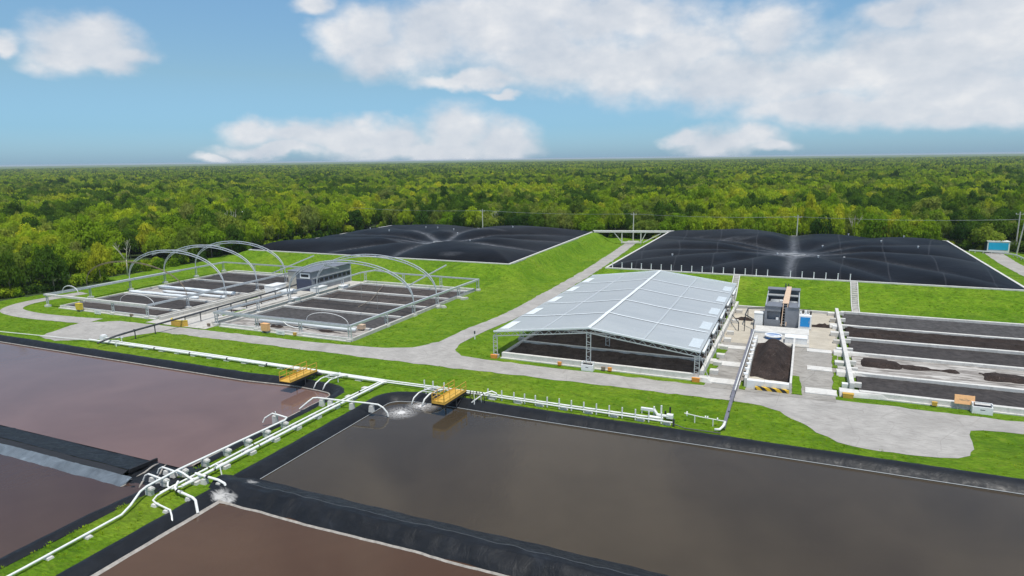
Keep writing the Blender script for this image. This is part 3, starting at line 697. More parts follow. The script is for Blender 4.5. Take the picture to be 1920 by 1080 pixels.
for k in range(1, 5):
    y = SY0 + k * 8.72
    for xa_, xb_ in ((SX0 + .3, SXM), (SXM, SX1 - .3)):
        band(MB(), [(xa_ + (xb_ - xa_) * i / 20, y, roof_z(xa_ + (xb_ - xa_) * i / 20, y)) for i in range(21)], .34, .07).build('cross_seam', 'film_white', SL[0 if xb_ == SXM else 1])
for sl_, x in ((SL[0], -28.6), (SL[1], -15.9)):
    band(MB(), [(x, SY0 + .2 + i * .86, roof_z(x, SY0 + .2 + i * .86)) for i in range(51)], .26, .035).build('weld_band', 'film_faint', sl_)
for yy in (SY0 + .06, SY1 - .06):
    for xa_, xb_ in ((SX0, SXM), (SXM, SX1)):
        MB().beam((xa_, yy, roof_z(xa_, yy) + .0), (xb_, yy, roof_z(xb_, yy) + .0), .16, .20).build('gable_edge', 'film_white', t)
for k in range(5):
    y = SY0 + 1.4 + k * 8.72
    for xs_, sg in ((SX1, -1), (SX0, 1)):
        MB().quad(*[(xs_ + sg * a, y + b, roof_z(xs_ + sg * a, y + b) + .035) for a, b in (((.25, 0), (1.5, 0), (1.5, 4.2), (.25, 4.2)) if sg > 0 else ((1.6, 0), (.3, 0), (.3, 4.0), (1.6, 4.0)))]).build('eave_patch', 'film_pale' if sg < 0 else 'film_white', SL[1 if sg < 0 else 0])
        MB().tube([(xs_ - sg * .10, y + .2, EZ - .45), (xs_ - sg * .10, y + 5.6, EZ - .42)], .17, 8).build('side_roll', 'film_white' if sg < 0 else 'steel', t, True)
def lattice(mb, a, b, wdt, n_, ax=(1, 0, 0), r=.045):
    a, b, ax = Vector(a), Vector(b), Vector(ax); L1, L2 = (a - ax * wdt / 2, b - ax * wdt / 2), (a + ax * wdt / 2, b + ax * wdt / 2)
    mb.beam(L1[0], L1[1], r * 2); mb.beam(L2[0], L2[1], r * 2)
    for i in range(n_):
        q = (i + .5) / n_; mb.beam(L1[0].lerp(L1[1], q), L2[0].lerp(L2[1], q + .35 / n_ * (1 if i % 2 else -1)), r * 1.1)
    return mb
for k in range(6):
    y = SY0 + .12 + k * 8.68
    for x in (SX0 + .2, SXM, SX1 - .35):
        ztop = roof_z(x, y) - .55
        if k in (2, 4) and x == SXM: continue
        p = lattice(MB(), (x, y, .35), (x, y, ztop), .52, 9).build('lattice_post', 'steel', t)
        MB().box(x - .42, x + .42, y - .32, y + .32, -.1, .36).build('footing', 'concrete', t)
    for xa_, xb_ in ((SX0 + .1, SXM), (SXM, SX1 - .1)):
        m_ = MB(); n_ = 22
        P_ = [Vector((xa_ + (xb_ - xa_) * i / n_, y, roof_z(xa_ + (xb_ - xa_) * i / n_, y) - .10)) for i in range(n_ + 1)]; D_ = Vector((0, 0, -.52))
        m_.beam(P_[0] + D_, P_[-1] + D_, .10)
        m_.beam(P_[0], P_[-1] - Vector((0, 0, .04)), .07)
        for i in range(n_): m_.beam(P_[i] if i % 2 else P_[i] + D_, P_[i + 1] + D_ if i % 2 else P_[i + 1], .05)
        m_.build('roof_truss', 'steel', t)
for x in (SX0 + .1, SX1 - .15):
    lattice(MB(), (x, SY0, EZ - .30), (x, SY1, EZ - .30), .36, 60, (0, 0, 1), .035).build('eave_truss', 'steel', t)
for k in range(5):
    y = SY0 + .12 + k * 8.68
    MB().beam((SX1 + .0, y, 2.9), (SX1 + 1.0, y + .6, .05), .07).build('side_stay', 'steel', t); MB().beam((SX1 + .15, y + 4, 2.9), (SX1 + .15, y + 4, .05), .07).build('side_stay', 'steel', t)

# ------------------------------------------------------------------ concrete bed walls and what lies in them
def beds(name, label, x0, x1, ys_, sides, w_=.5, h_=.55, front_h=None, cap='concrete'):
    t = thing(name, label, 'drying bed', ((x0 + x1) / 2, ys_[0], 0), 'concrete drying beds')
    for i, y in enumerate(ys_):
        hh = h_ if i else (front_h or h_)
        b = MB(); n_ = 14
        for q in range(n_):
            a, c_ = x0 + (x1 - x0) * q / n_, x0 + (x1 - x0) * (q + 1) / n_; b.box(a + (.01 if q else 0), c_, y - w_ / 2 + nz(q, y, .9) * .03, y + w_ / 2, -.1, hh + nz(q, y, .7, 3) * .015)
        b.build('bed_wall', 'concrete_clean', t)
    for x in sides:
        MB().box(x - w_ / 2, x + w_ / 2, ys_[0] + w_ / 2 + .01, ys_[-1] - w_ / 2 - .01, -.1, h_ - .03).build('side_wall', cap, t)
    MB().box(x0 - .1, x1 + .1, ys_[0] - w_ / 2 - .25, ys_[0] - w_ / 2 - .002, -.05, .12).build('front_footing', 'concrete_clean', t)
    return t
def fill(name, x0, x1, y0, y1, z, mat, label, cat='compost', amp=.05, sc_=.8, rows=0.0, rag=False, group='material lying in the drying beds'):
    nu, nv = max(8, int((x1 - x0) / .45)), max(6, int((y1 - y0) / .35))
    def fn(a, b):
        x, y = x0 + (x1 - x0) * a, y0 + (y1 - y0) * b; e = min(a * (x1 - x0), (1 - a) * (x1 - x0), b * (y1 - y0), (1 - b) * (y1 - y0))
        zz = z + fbm(x, y, sc_, z) * amp + rows * math.sin(y * 2.3 + fbm(x, y, .12, 1) * 1.5) * .12
        if rag: zz = z - .5 + (amp + .5) * sst(.05, .9, e / 1.2 + fbm(x, y, .5, 2) * .45)
        return (x, y, zz)
    b = MB().grid(fn, nu, nv); n = len(b.v); 
    # closed down to the bed floor
    ring = [i for i in range(nu + 1)] + [j * (nu + 1) + nu for j in range(1, nv + 1)] + [nv * (nu + 1) + i for i in range(nu - 1, -1, -1)] + [j * (nu + 1) for j in range(nv - 1, 0, -1)]
    b.v += [(b.v[i][0], b.v[i][1], -.05) for i in ring]; k = len(ring)
    b.f += [(ring[(i + 1) % k], ring[i], n + i, n + (i + 1) % k) for i in range(k)]
    o = b.build(name, mat, None, amp > .1); return tag(o, label, cat, group)
W2 = .26
YS = [74.3, 80.9, 88.2, 95.8, 103.4, 110.6, 116.2]
beds('bed_block', 'concrete bed walls under the translucent shed roof', -33.9, -9.4, YS, (-33.9,), .46, .55, .72)
for i in range(6):
    fill('compost_layer', -33.6, -9.7, YS[i] + W2, YS[i + 1] - W2, .34, 'compost_dark', f'dark compost under the shed roof, {ORD[i]} bay from the road', 'compost', .14, .7, .5)
YL = [73.3, 77.9, 85.4, 93.1, 101.5, 111.0]
beds('bed_block', 'concrete bed walls inside the left arched frame', -119.6, -95.4, YL + [113.0], (-119.6, -95.6), .42, .5)
for i, m_ in enumerate(['sludge_brown', 'sludge', 'scraped', 'sludge', 'sludge']):
    fill('sludge_layer', -119.3, -95.9, YL[i] + W2, YL[i + 1] - W2, .20, m_, ['streaked brown sludge in the front bay of the left arched frame', 'smooth dark sludge in the left frame, second bay from the road', 'half-scraped pale bay in the middle of the left arched frame', 'smooth dark sludge in the left frame, fourth bay from the road', 'smooth dark sludge in the rearmost bay of the left frame'][i], 'sludge', .04, .6)
MB_ = MB()
YR = [73.6, 79.0, 87.2, 94.8, 102.3, 109.6]
beds('bed_block', 'concrete bed walls inside the right arched frame', -81.6, -56.9, YR + [112.0], (-81.6, -56.9), .42, .5)
for i, m_ in enumerate(['scraped', 'sludge_grey', 'sludge', 'sludge_brown', 'sludge_brown']):
    fill('sludge_layer', -81.3, -57.2, YR[i] + W2, YR[i + 1] - W2, .20, m_, ['dark and pale scraped floor in the front bay of the right arched frame', 'smooth grey sludge in the right frame, second bay from the road', 'smooth dark sludge in the middle bay of the right arched frame', 'brown crusted sludge in the right frame, fourth bay from the road', 'brown sludge in the rearmost bay of the right arched frame'][i], 'sludge', .04, .6)
for k, (x0, x1, y0, y1, h_) in enumerate([(-78, -71, 74.8, 76.4, .35), (-70, -60, 75.4, 76.8, .25)]):
    fill('compost_heap', x0, x1, y0, y1, .3, 'heap', ['low dark heap left of the orange box in the right frame\'s front bay', 'long dark ridge under the rolled sheet in the right frame\'s front bay'][k], 'compost', h_, .8, 0, True, None)
YE = [75.3, 82.0, 90.6, 98.2, 105.4, 114.9]
beds('bed_block', 'concrete bed walls open to the sky at the right', 6.9, 52, YE, (), .55, .55, .6)
for i, m_ in enumerate(['sludge', 'scraped', 'sludge', 'compost', 'sludge_grey']):
    fill('sludge_layer', 7.0, 52, YE[i] + W2 + .03, YE[i + 1] - W2 - .03, .22 if i != 3 else .34, m_, ['smooth black sludge in the right open beds, bay nearest the road', 'scraped pale bay with dark leftovers in the right open beds', 'smooth black sludge in the right open beds, middle bay', 'ridged brown compost in the right open beds', 'smooth grey sludge in the right open beds, bay along the grass bank'][i], 'sludge', .03 if i != 3 else .14, .6, .8 if i == 3 else 0)
for k, (x0, x1, y0, y1, h_) in enumerate([(7.2, 12.6, 85.2, 89.2, .42), (11.0, 18.4, 86.0, 87.9, .30), (19.5, 40, 84.6, 88.0, .42), (7.3, 12, 99, 102, .7)]):
    fill('compost_heap', x0, x1, y0, y1, .28, 'heap', ['dark compost heap at the left end of the scraped pale bay', 'tapering dark compost tongue left in the scraped pale bay', 'long dark compost windrow at the far right of the scraped pale bay', 'rough compost heap at the left end of the ridged brown bay'][k], 'compost', h_, .7, 0, True, None)
# head wall of the open beds with feed boxes and spread ramps
t = thing('head_wall', 'pale head wall with feed boxes along the left end of the open beds', 'wall', (6.2, 95, 0))
MB().box(6.05, 6.5, 76.4, 115.2, -.1, .95).build('wall_run', 'concrete_clean', t)
for k, y in enumerate([77.6, 83.2, 86.0, 91.8, 96.4, 100.4, 104.6, 109.0, 113.6]):
    q = .32 + .10 * (k % 3); MB().box(6.0 - q * 2, 6.0, y - q, y + q, -.1, .5 + .12 * (k % 2)).build('feed_box', ['white_paint', 'concrete', 'concrete_clean'][k % 3], t)
    MB().box(6.52, 7.25, y - .25, y + .25, .22, .72).build('spout', 'concrete_clean', t)
for y in (75.2, 82.2, 90.7, 105.6):
    MB().hexa([(5.0, y - .9), (9.6, y - .35), (9.6, y + .35), (5.0, y + .9)], .02, .50, [(5.0, y - .7), (9.0, y - .3), (9.0, y + .3), (5.0, y + .7)]).build('spread_ramp', 'concrete_clean', t)
t = thing('head_wall', 'pale jointed kerb and spread ramps right of the shed beds', 'wall', (-8.8, 90, 0))
MB().beam((-9.25, 75.2, .4), (-8.8, 115.4, .4), .38, .95).build('wall_run', 'concrete_clean', t)
for k, y in enumerate([77.2, 80.6, 84.0, 88.0, 92.0, 96.0, 103.2, 110.4]):
    MB().box(-8.55, -7.6, y - .4, y + .4, -.1, .55).build('feed_box', 'concrete_clean', t)
for y in (74.4, 81.4, 88.6):
    MB().hexa([(-11.4, y - .3), (-7.9, y - .85), (-7.9, y + .85), (-11.4, y + .3)], .02, .45, [(-11.0, y - .25), (-8.4, y - .6), (-8.4, y + .6), (-11.0, y + .25)]).build('spread_ramp', 'concrete_clean', t)
# ------------------------------------------------------------------ arched greenhouse frames
def arch_pts(xa_, xb_, y, z0, top, n=26, lean=0.0):
    return [((xa_ + xb_) / 2 - math.cos(math.pi * i / n) * (xb_ - xa_) / 2, y + lean * math.sin(math.pi * i / n), z0 + (top - z0) * max(0.0, math.sin(math.pi * i / n)) ** .86) for i in range(n + 1)]
def hoop(mb, pts, gap=.40, r=.085):
    up_ = [(p[0], p[1], p[2] + gap / 2) for p in pts]; dn_ = [(p[0] + (0), p[1], p[2] - gap / 2) for p in pts]
    mb.tube(up_, r, 6); mb.tube(dn_, r, 6)
    for i in range(len(pts) - 1): mb.beam(up_[i], dn_[i + 1] if i % 2 else dn_[i], r * .9)
    return mb
def post(t, x, y, h, mat='steel', foot=True, wdt=.46):
    lattice(MB(), (x, y, .28), (x, y, h), wdt, 5, (1, 0, 0), .055).build('lattice_post', mat, t)
    if foot: MB().box(x - .4, x + .4, y - .4, y + .4, -.1, .34).build('footing', 'concrete_clean', t)
def rail(t, pts, wdt=.30, h=.34, mat='steel', open_=False):
    b = MB()
    if not open_:
        for i in range(len(pts) - 1): b.beam(pts[i], pts[i + 1], wdt, h)
    else:
        for i in range(len(pts) - 1):
            p, q = Vector(pts[i]), Vector(pts[i + 1]); L = (q - p).length; n_ = max(2, int(L / .8)); sd = (q - p).normalized().cross(Vector((0, 0, 1))) * wdt / 2
            b.beam(p - sd, q - sd, .11, h); b.beam(p + sd, q + sd, .11, h)
            for j in range(n_): b.beam(p.lerp(q, j / n_) - sd, p.lerp(q, j / n_) + sd, .10, .10)
    return b.build('gutter_rail', mat, t)
Z = 2.15
t = thing('arched_frame', 'bare greenhouse frame with four tall arches, left of the grey control cabin', 'greenhouse frame', (-110, 73, 0), 'bare arched greenhouse frames')
XL, XR = -122.9, -97.3
for x in (-122.9, -113.6, -105.6, -97.3): post(t, x, 73.1, Z)
for y in (81, 89.3, 97.3, 105.3, 113): post(t, XL, y, Z); post(t, XR, y, Z)
for x in (-113.6, -105.6): post(t, x, 113.2, Z)
rail(t, [(XL - .2, 72.9, Z), (XL + .1, 80.5, Z)], .75, .36, 'steel', True)
rail(t, [(XL + .1, 80.5, Z), (XL + .1, 101, Z)], .75, .34); rail(t, [(XL + .1, 101, Z), (XL + .1, 113.2, Z)], .36, .3)
rail(t, [(XL - .3, 73.1, Z + .02), (XR, 73.1, Z + .02)], .40, .34, 'concrete_clean'); rail(t, [(XR, 73.3, Z), (XR, 113.2, Z)], .26, .30, 'steel', True)
rail(t, [(XL, 113.2, Z + .02), (XR, 113.2, Z + .02)], .22, .28)
hoop(MB(), arch_pts(XL - .6, XR, 81, Z, 7.7, 26, -.6), .16, .045).build('arch', 'rust', t)
for y, tp in ((89.3, 8.45), (97.3, 8.45), (105.3, 8.3)): hoop(MB(), arch_pts(XL, XR, y, Z, tp)).build('arch', 'steel', t)
for y in (90.6, 98.5): hoop(MB(), [p for p in arch_pts(XL + .4, XR, y + .8, Z + .2, 8.4) if p[2] > 6.6 and p[0] < -107], .14, .04).build('arch_stub', 'steel', t)
MB().beam((-101.5, 105.6, 1.9), (-96.0, 112.9, 5.0), .20).build('brace', 'steel', t)
hoop(MB(), arch_pts(-122.0, -117.6, 75.4, Z, 3.6, 12), .10, .04).build('arch_stub', 'white_paint', t)
MB().tube(arch_pts(-112.2, -103.4, 79.2, .4, 2.2, 16), .042, 6).build('loose_hoop', 'white_paint', t)
t = thing('arched_frame', 'bare greenhouse frame with two tall arches, right of the grey control cabin', 'greenhouse frame', (-70, 73, 0), 'bare arched greenhouse frames')
XL, XR = -82.6, -57.2
for x in (-82.6, -74.3, -66.0): post(t, x, 73.6, Z)
post(t, XR, 73.6, Z, 'steel', True)
for y in (82.4, 90, 97.4, 105, 112.6): post(t, XL, y, Z); post(t, XR + (y - 73) * .02, y, Z)
for x in (-73.5, -64.8): post(t, x, 113, Z)
rail(t, [(XL - .2, 73.6, Z), (XR, 73.6, Z)], .55, .34, 'steel', True); rail(t, [(XR, 73.6, Z), (XR + .8, 113, Z)], .34, .32)
rail(t, [(XL, 73.8, Z), (XL, 105, Z)], .28, .30, 'steel', True)
rail(t, [(XL, 105, Z), (XL + .5, 110.6, Z + .3), (XL + 2.2, 113, Z + .5), (XL + 8, 113.1, Z + .1), (XR + .8, 113, Z)], .24, .26)
for y, tp in ((90, 8.35), (97.4, 8.35)): hoop(MB(), arch_pts(XL, XR + .4, y, Z, tp)).build('arch', 'steel', t)
MB().beam((-67.6, 104.2, 1.4), (-62.6, 111.5, 4.9), .20).build('brace', 'steel', t)
MB().beam((-75.4, 91, 7.3), (-78.2, 98.5, 5.4), .16).build('brace', 'steel', t)
MB().tube([(-75.9, 109.5, .5), (-69.5, 96, .55), (-63.8, 84.6, 2.1)], .05, 6).build('hanging_strut', 'rust', t)
for x, y in ((-72.4, 97.2), (-64.6, 91.0)): MB().tube([(x, y, .3), (x + .05, y, 5.4)], .022, 5).build('hanging_wire', 'wire', t)
MB().tube(arch_pts(-70.2, -62.2, 79.8, .5, 2.0, 16), .042, 6).build('loose_hoop', 'white_paint', t)
MB().tube([(-76.5, 76.6, .62), (-70, 76.9, .78), (-64, 76.7, .72), (-59.0, 77.3, .60)], [.30, .33, .32, .26], 10).build('rolled_sheet', 'film_white', t, True)
MB().tube([(-70.8, 74.6, 1.9), (-69.6, 74.9, .9), (-68.2, 75, .62), (-66.6, 75.1, .66)], .07, 6).build('hanging_hose', 'white', t, True)
for k, (x, y) in enumerate([(-55.4, 97.0), (-55.2, 104.4)]):
    b = MB()
    for i in range(7): 
        a = R.uniform(0, 6.28); q = R.uniform(0, .8); s_ = R.uniform(.3, .6)
        b.obox((x + math.cos(a) * q * 1.3, y + math.sin(a) * q, -.05), (s_ * 1.4, s_, s_ * .8), R.uniform(0, 3))
    tag(b.build('rubble_heap', 'rock'), ['pale rubble heap by the right frame, nearer one', 'pale rubble heap by the right frame, farther one'][k], 'rubble', 'rubble heaps beside the right arched frame')

# concrete channels, walls and planted strips in the corridor between the two frames
for k, (x, y0, y1, h_, lb) in enumerate([(-94.3, 73.0, 108, .55, 'long low concrete wall right beside the left arched frame\'s beds'), (-91.0, 75.0, 106, .42, 'low concrete wall left of the grey pipe in the corridor'), (-85.2, 76, 99, .42, 'low concrete wall right of the grey pipe in the corridor'), (-83.4, 73.6, 108, .55, 'long low concrete wall left beside the right arched frame\'s beds')]):
    b = MB(); n_ = 16
    for q in range(n_): b.box(x - .3, x + .3, y0 + (y1 - y0) * q / n_ + .01, y0 + (y1 - y0) * (q + 1) / n_, -.1, h_ + nz(q, k, .9) * .03)
    tag(b.build('channel_wall', 'concrete'), lb, 'low wall', 'low walls in the corridor between the frames')
for k, (x0, x1, y0, y1) in enumerate([(-92.6, -91.6, 80, 84.5), (-92.6, -91.6, 86.2, 92.5), (-87.0, -86.1, 78.8, 83.5)]):
    kind(MB().hexa(rough_poly([(x0, y0), (x1, y0), (x1, y1), (x0, y1)], .08, .5, k), .03, .15).build('grass_verge', 'grass'), 'structure')
for k, (x0, x1, y0, y1) in enumerate([(-90.2, -87.4, 82, 83.0), (-89.5, -88.5, 85, 95), (-86.3, -85.6, 86, 97.5)]):
    kind(MB().hexa([(x0, y0), (x1, y0), (x1, y1), (x0, y1)], .05, .075).build('drain_path', 'compost_dark'), 'structure')
for k, (x, y, lx, ly, h_) in enumerate([(-84.6, 100.2, 2.0, 2.6, 1.2), (-93.2, 107.2, 2.2, 2.2, 1.3), (-93.0, 97.6, 2.2, 3.4, 1.5), (-82.0, 104.4, 1.2, 1.6, .8), (-83.5, 92.4, 1.3, 1.0, .6)]):
    t = thing('white_tank', ['white square tank at the near right corner of the grey cabin', 'white square tank behind the left arched frame\'s rear rail', 'pale green-white tank at the left face of the grey cabin', 'small white tank right of the grey cabin', 'low white box in the corridor between the frames'][k], 'tank', (x, y, 0))
    MB().obox((x, y, .02), (lx, ly, h_)).build('tank_body', 'white_paint', t)
    MB().obox((x, y, h_ + .02), (lx + .12, ly + .12, .10)).build('lid', 'white_paint', t)
for k, (y, xa_, xb_, r_) in enumerate([(86.3, -119, -101, .36), (91.6, -117.5, -97.5, .40), (88.9, -113, -97, .28)]):
    tag(MB().tube([(xa_ + (xb_ - xa_) * i / 16, y + fbm(i, k, .3, 2) * .25, .32 + r_ * .7) for i in range(17)], [r_ * (.8 + .4 * abs(nz(i, k, .7))) for i in range(17)], 9).build('rolled_sheet', 'film_white', None, True), ['long white rolled sheet, front one in the left frame\'s half-scraped bay', 'long white rolled sheet, rear one in the left frame\'s half-scraped bay', 'thinner white rolled sheet, middle one in the left frame\'s half-scraped bay'][k], 'rolled sheet', 'rolled sheets in the left arched frame')
tag(MB().tube([(-92.4 + i * .5, 96.6 + i * .12 + math.sin(i) * .1, .55) for i in range(10)], [.3, .46, .5, .46, .5, .52, .48, .5, .44, .3], 10).build('rolled_sheet', 'film_white', None, True), 'thick white rolled sheet lying before the grey cabin', 'rolled sheet')
# grey control cabin between the frames
t = thing('control_cabin', 'long grey clad cabin with a lit beige end between the arched frames', 'cabin', (-90, 106, 0))
cx0, cx1, cy0, cy1, ch = -92.3, -86.6, 100.6, 113.0, 3.9
MB().box(cx0, cx1, cy0 + .05, cy1, 0, ch).build('wall', 'grey_clad', t)
MB().box(cx0 + .02, cx0 + 2.0, cy0 - .03, cy0 + .05, 0, ch - .15).build('end_panel', 'lit_clad', t)
MB().box(cx0 + 2.0, cx1 - .02, cy0 - .02, cy0 + .05, 0, 2.3).build('end_panel', 'navy', t)
f_ = MB().box(cx0 + 3.0, cx1 - .3, cy0 - .06, cy0 + .05, 2.55, 3.6).build('window', 'white_paint', t)
MB().box(cx0 + 3.3, cx1 - .6, cy0 - .085, cy0 - .05, 2.85, 3.35).build('pane', 'black', f_)
MB().hexa([(cx0 - .25, cy0 - .3), (cx1 + .25, cy0 - .3), (cx1 + .25, cy1 + .3), (cx0 - .25, cy1 + .3)], ch + .003, ch + .16, [(cx0 + .2, cy0 + .3), (cx1 - .2, cy0 + .3), (cx1 - .2, cy1 - .3), (cx0 + .2, cy1 - .3)]).build('roof', 'grey_roof', t)
for i in range(8):
    fr = MB().box(cx1 - .01, cx1 + .05, cy0 + 1.0 + i * 1.42, cy0 + 2.2 + i * 1.42, 1.55, 2.25).build('window', 'navy', t)
    MB().box(cx1 + .045, cx1 + .07, cy0 + 1.12 + i * 1.42, cy0 + 2.08 + i * 1.42, 1.65, 2.15).build('pane', 'black', fr)
MB().box(cx1 + .0, cx1 + .12, cy0 + .3, cy1 - .3, 2.45, 2.58).build('trim_rail', 'grey_light', t)
MB().box(cx1 - .02, cx1 + .10, cy1 - .25, cy1 + .05, 0, ch).build('corner_post', 'steel', t)
# raised grey pipe on black legs from the header to the cabin
t = thing('raised_pipe', 'dark grey pipe on black legs crossing the road into the corridor', 'pipeline', (-87, 75, 0))
pp = [(-88.6, 58.4, .55), (-87.9, 60.5, 1.05), (-87.4, 63.5, 1.3), (-87.0, 71, 1.5), (-87.3, 80, 1.6), (-87.6, 90, 1.7), (-88.2, 98.2, 1.75)]
MB().tube(smooth_path(pp, 6), .15, 8).build('pipe', 'dark_steel', t, True)
for y, x in ((63.3, -87.4), (66.4, -87.2), (71.6, -87.0), (74.6, -87.1), (78.2, -87.25), (81.1, -87.35), (84.6, -87.45), (88.2, -87.55), (92, -87.75), (95.4, -88.0)):
    MB().cyl((x, y, 0), .075, 1.42, 6).box(x - .2, x + .2, y - .06, y + .06, 1.40, 1.47).build('leg', 'dark_steel', t)
t = thing('valve_stand', 'white valve stand where the raised grey pipe meets the header', 'valve', (-90, 60, 0))
MB().box(-91.0, -90.2, 60.4, 61.1, 0, .85).build('valve_body', 'white_paint', t)
MB().cyl((-90.6, 60.75, .86), .35, .12, 10).build('handwheel', 'white_paint', t)
for a, b in (((-90.2, 60.8, .55), (-87.4, 61.4, .75)), ((-90.2, 60.2, .35), (-86.3, 60.0, .70))): MB().tube([a, b], .10, 7).build('branch_pipe', 'white', t)
for x, y in ((-87.6, 61.3), (-86.4, 60.0), (-86.3, 59.5)): MB().cyl((x, y, 0), .07, .75, 6).build('leg', 'white', t)

# ------------------------------------------------------------------ control building by the yard
t = thing('separator_building', 'grey open-topped separator building with a tan chute beside the shed yard', 'building', (-1.6, 107, 0))
x0, x1, y0, y1 = -3.95, .75, 103.0, 112.0
MB().box(x0, x0 + .22, y0 + .22, y1, 0, 3.25).build('wall', 'grey_clad', t)
MB().box(x1 - .22, x1, y0 + .22, y1, 0, 3.25).build('wall', 'grey_clad', t)
MB().box(x0, x1, y1 - .22, y1 - .002, 3.252, 4.25).box(x0 + .23, x1 - .23, y1 - .22, y1 - .002, 0, 3.25).build('wall', 'grey_clad', t)
MB().box(x0, x0 + .35, y0, y0 + .20, 0, 3.05).box(x0 + .35, -1.75, y0, y0 + .20, 0, 1.05).box(x0 + .35, -1.75, y0, y0 + .20, 2.35, 3.05).build('wall', 'grey_clad', t)
MB().box(-1.15, x1, y0, y0 + .20, 0, 3.05).build('wall', 'grey_clad', t)
MB().box(x0 + .36, -1.8, y0 + .55, y0 + .62, .2, 2.6).build('inner_panel', 'grey_roof', t)
MB().box(-2.35, -2.0, y0 + .1, y0 + .5, 1.06, 1.40).build('switch_box', 'white_paint', t)
MB().hexa([(x0 + .02, y0 - .12), (-1.55, y0 - .12), (-1.55, y0 + 3.0), (x0 + .02, y0 + 3.0)], 3.06, 3.16).build('roof', 'grey_roof', t)
MB().hexa([(-.72, y0 - .12), (x1 + .06, y0 - .12), (x1 + .06, y0 + 3.4), (-.72, y0 + 3.4)], 3.06, 3.16).build('roof', 'grey_roof', t)
MB().box(x0 + .05, x1 - .05, y1 - 3.0, y1 - 1.9, 3.5, 3.62).build('gantry_beam', 'grey_light', t)
MB().box(x0 - .03, x1 + .03, y1 - 1.85, y1 + .1, 4.252, 4.36).build('roof', 'grey_roof', t)
for x in (x0 + .1, x1 - .1): MB().beam((x, y0 + .1, 3.22), (x, y1, 4.2), .10).build('edge_rail', 'steel', t)
MB().box(x0 + .4, -1.7, 106.4, 108.6, 2.2, 2.75).build('machine_bed', 'grey_light', t)
for y in (106.8, 107.6, 108.3): MB().tube([(x0 + .6, y, 2.95), (-1.7, y, 3.0)], .16, 8).build('roller', 'grey_light', t, True)
MB().tube([(-.5, 107.0, 2.9), (.45, 107.1, 2.9)], .3, 9).build('motor', 'grey_light', t, True)
MB().box(-1.0, .5, 107.6, 108.8, 2.2, 2.9).build('machine_bed', 'grey_roof', t)
MB().box(x0 + .25, x1 - .25, y0 + 3.0, y1 - .25, 1.9, 2.1).build('inner_floor', 'grey_clad', t)
MB().box(-2.0, -1.55, 106.2, 106.8, 2.8, 3.4).build('switch_box', 'white_paint', t)
ch_ = MB(); ch_.hexa([(-1.60, 104.2), (-.72, 104.2), (-.52, 111.6), (-1.22, 111.6)], 0, .10)
ch_.v = [(x, y, z + 3.35 + (y - 104.2) * .16) for x, y, z in ch_.v]; ch_.build('chute', 'tan', t)
MB().beam((-1.55, 102.75, .3), (-1.45, 104.3, 3.4), .10).beam((-.95, 102.75, .3), (-.85, 104.3, 3.4), .10).build('ladder_rail', 'tan', t)
for q in range(8): MB().beam((-1.54 + q * .012, 102.8 + q * .19, .5 + q * .37), (-.94 + q * .012, 102.8 + q * .19, .5 + q * .37), .05).build('rung', 'grey_light', t)
for x in (-1.4, -1.0): MB().cyl((x, 112.2, 4.2), .08, .8, 7).build('vent_pipe', 'dark_steel', t)
t = thing('equipment_cabinet', 'white cabinet left of the grey separator building', 'cabinet', (-4.8, 103, 0))
MB().box(-5.35, -4.15, 102.5, 103.9, .02, 1.95).build('cabinet_body', 'white_paint', t); MB().box(-5.4, -4.1, 102.45, 103.95, 1.952, 2.03).build('lid', 'white_paint', t)
t = thing('generator_cabinet', 'white-framed cabinet with a bright blue door right of the separator building', 'cabinet', (1.7, 103.5, 0))
MB().box(.78, 2.45, 102.3, 104.3, .30, 2.15).build('cabinet_body', 'white_paint', t)
dr = MB().box(.98, 2.25, 102.25, 102.30, .55, 1.95).build('door', 'blue', t); MB().box(2.1, 2.16, 102.2, 102.25, 1.1, 1.4).build('handle', 'grey_light', dr)
MB().box(.74, 2.49, 102.2, 104.4, 0, .298).build('plinth', 'concrete_clean', t)
for k in range(5): MB().cyl((.95 + k * .34, 103.3 + .5 * (k % 2), 2.152), .12, .42 + .1 * (k % 3), 8).build('gas_bottle', ['white_paint', 'black', 'white_paint', 'grey_light', 'black'][k], t, True)
MB().tube([(.9, 103.9, 2.75), (2.3, 103.9, 2.75)], .05, 6).build('handrail', 'black', t)
t = thing('loading_platform', 'low pale platform between the separator building and the compost heap', 'platform', (-1.4, 98, 0))
MB().box(-5.0, 2.2, 92.3, 102.15, -.1, .20).build('deck', 'concrete', t); MB().box(-5.02, 2.22, 98.6, 102.1, .202, .27).build('upper_step', 'concrete_clean', t)
MB().box(-5.0, -.6, 97.7, 98.5, .202, .30).build('curb', 'grey_light', t)
t = thing('round_tank', 'blue and white oval-topped tank at the head of the compost heap', 'tank', (-2.35, 95.4, .2))
TX, TY = -2.35, 95.4
MB().cyl((TX, TY, .202), 1.05, .42, 30).build('tank_wall', 'tank_blue', t)
rm = MB().tube([(TX + 1.08 * math.cos(i * 6.2832 / 30), TY + 1.08 * math.sin(i * 6.2832 / 30), .65) for i in range(31)], .12, 7, False).build('rim', 'white_paint', t, True)
MB().obox((TX - .05, TY + .05, .624), (1.75, .46, .02), .12).build('white_band', 'white_paint', t)
MB().obox((TX + .35, TY - .55, .624), (.55, .22, .02), .1).build('white_band', 'white_paint', t)
for k, (x, lx) in enumerate([(-.25, 1.15), (1.15, 1.5)]):
    t = thing('white_bin', ['narrow white bin on the low platform beside the blue tank', 'wide white bin at the right end of the low platform'][k], 'bin', (x, 94.4, .2), 'white bins on the platform')
    MB().obox((x, 94.4, .202), (lx, 1.9, .75)).build('bin_body', 'white_paint', t); MB().obox((x, 94.4, .954), (lx + .08, 1.98, .07)).build('lid', 'white_paint', t)
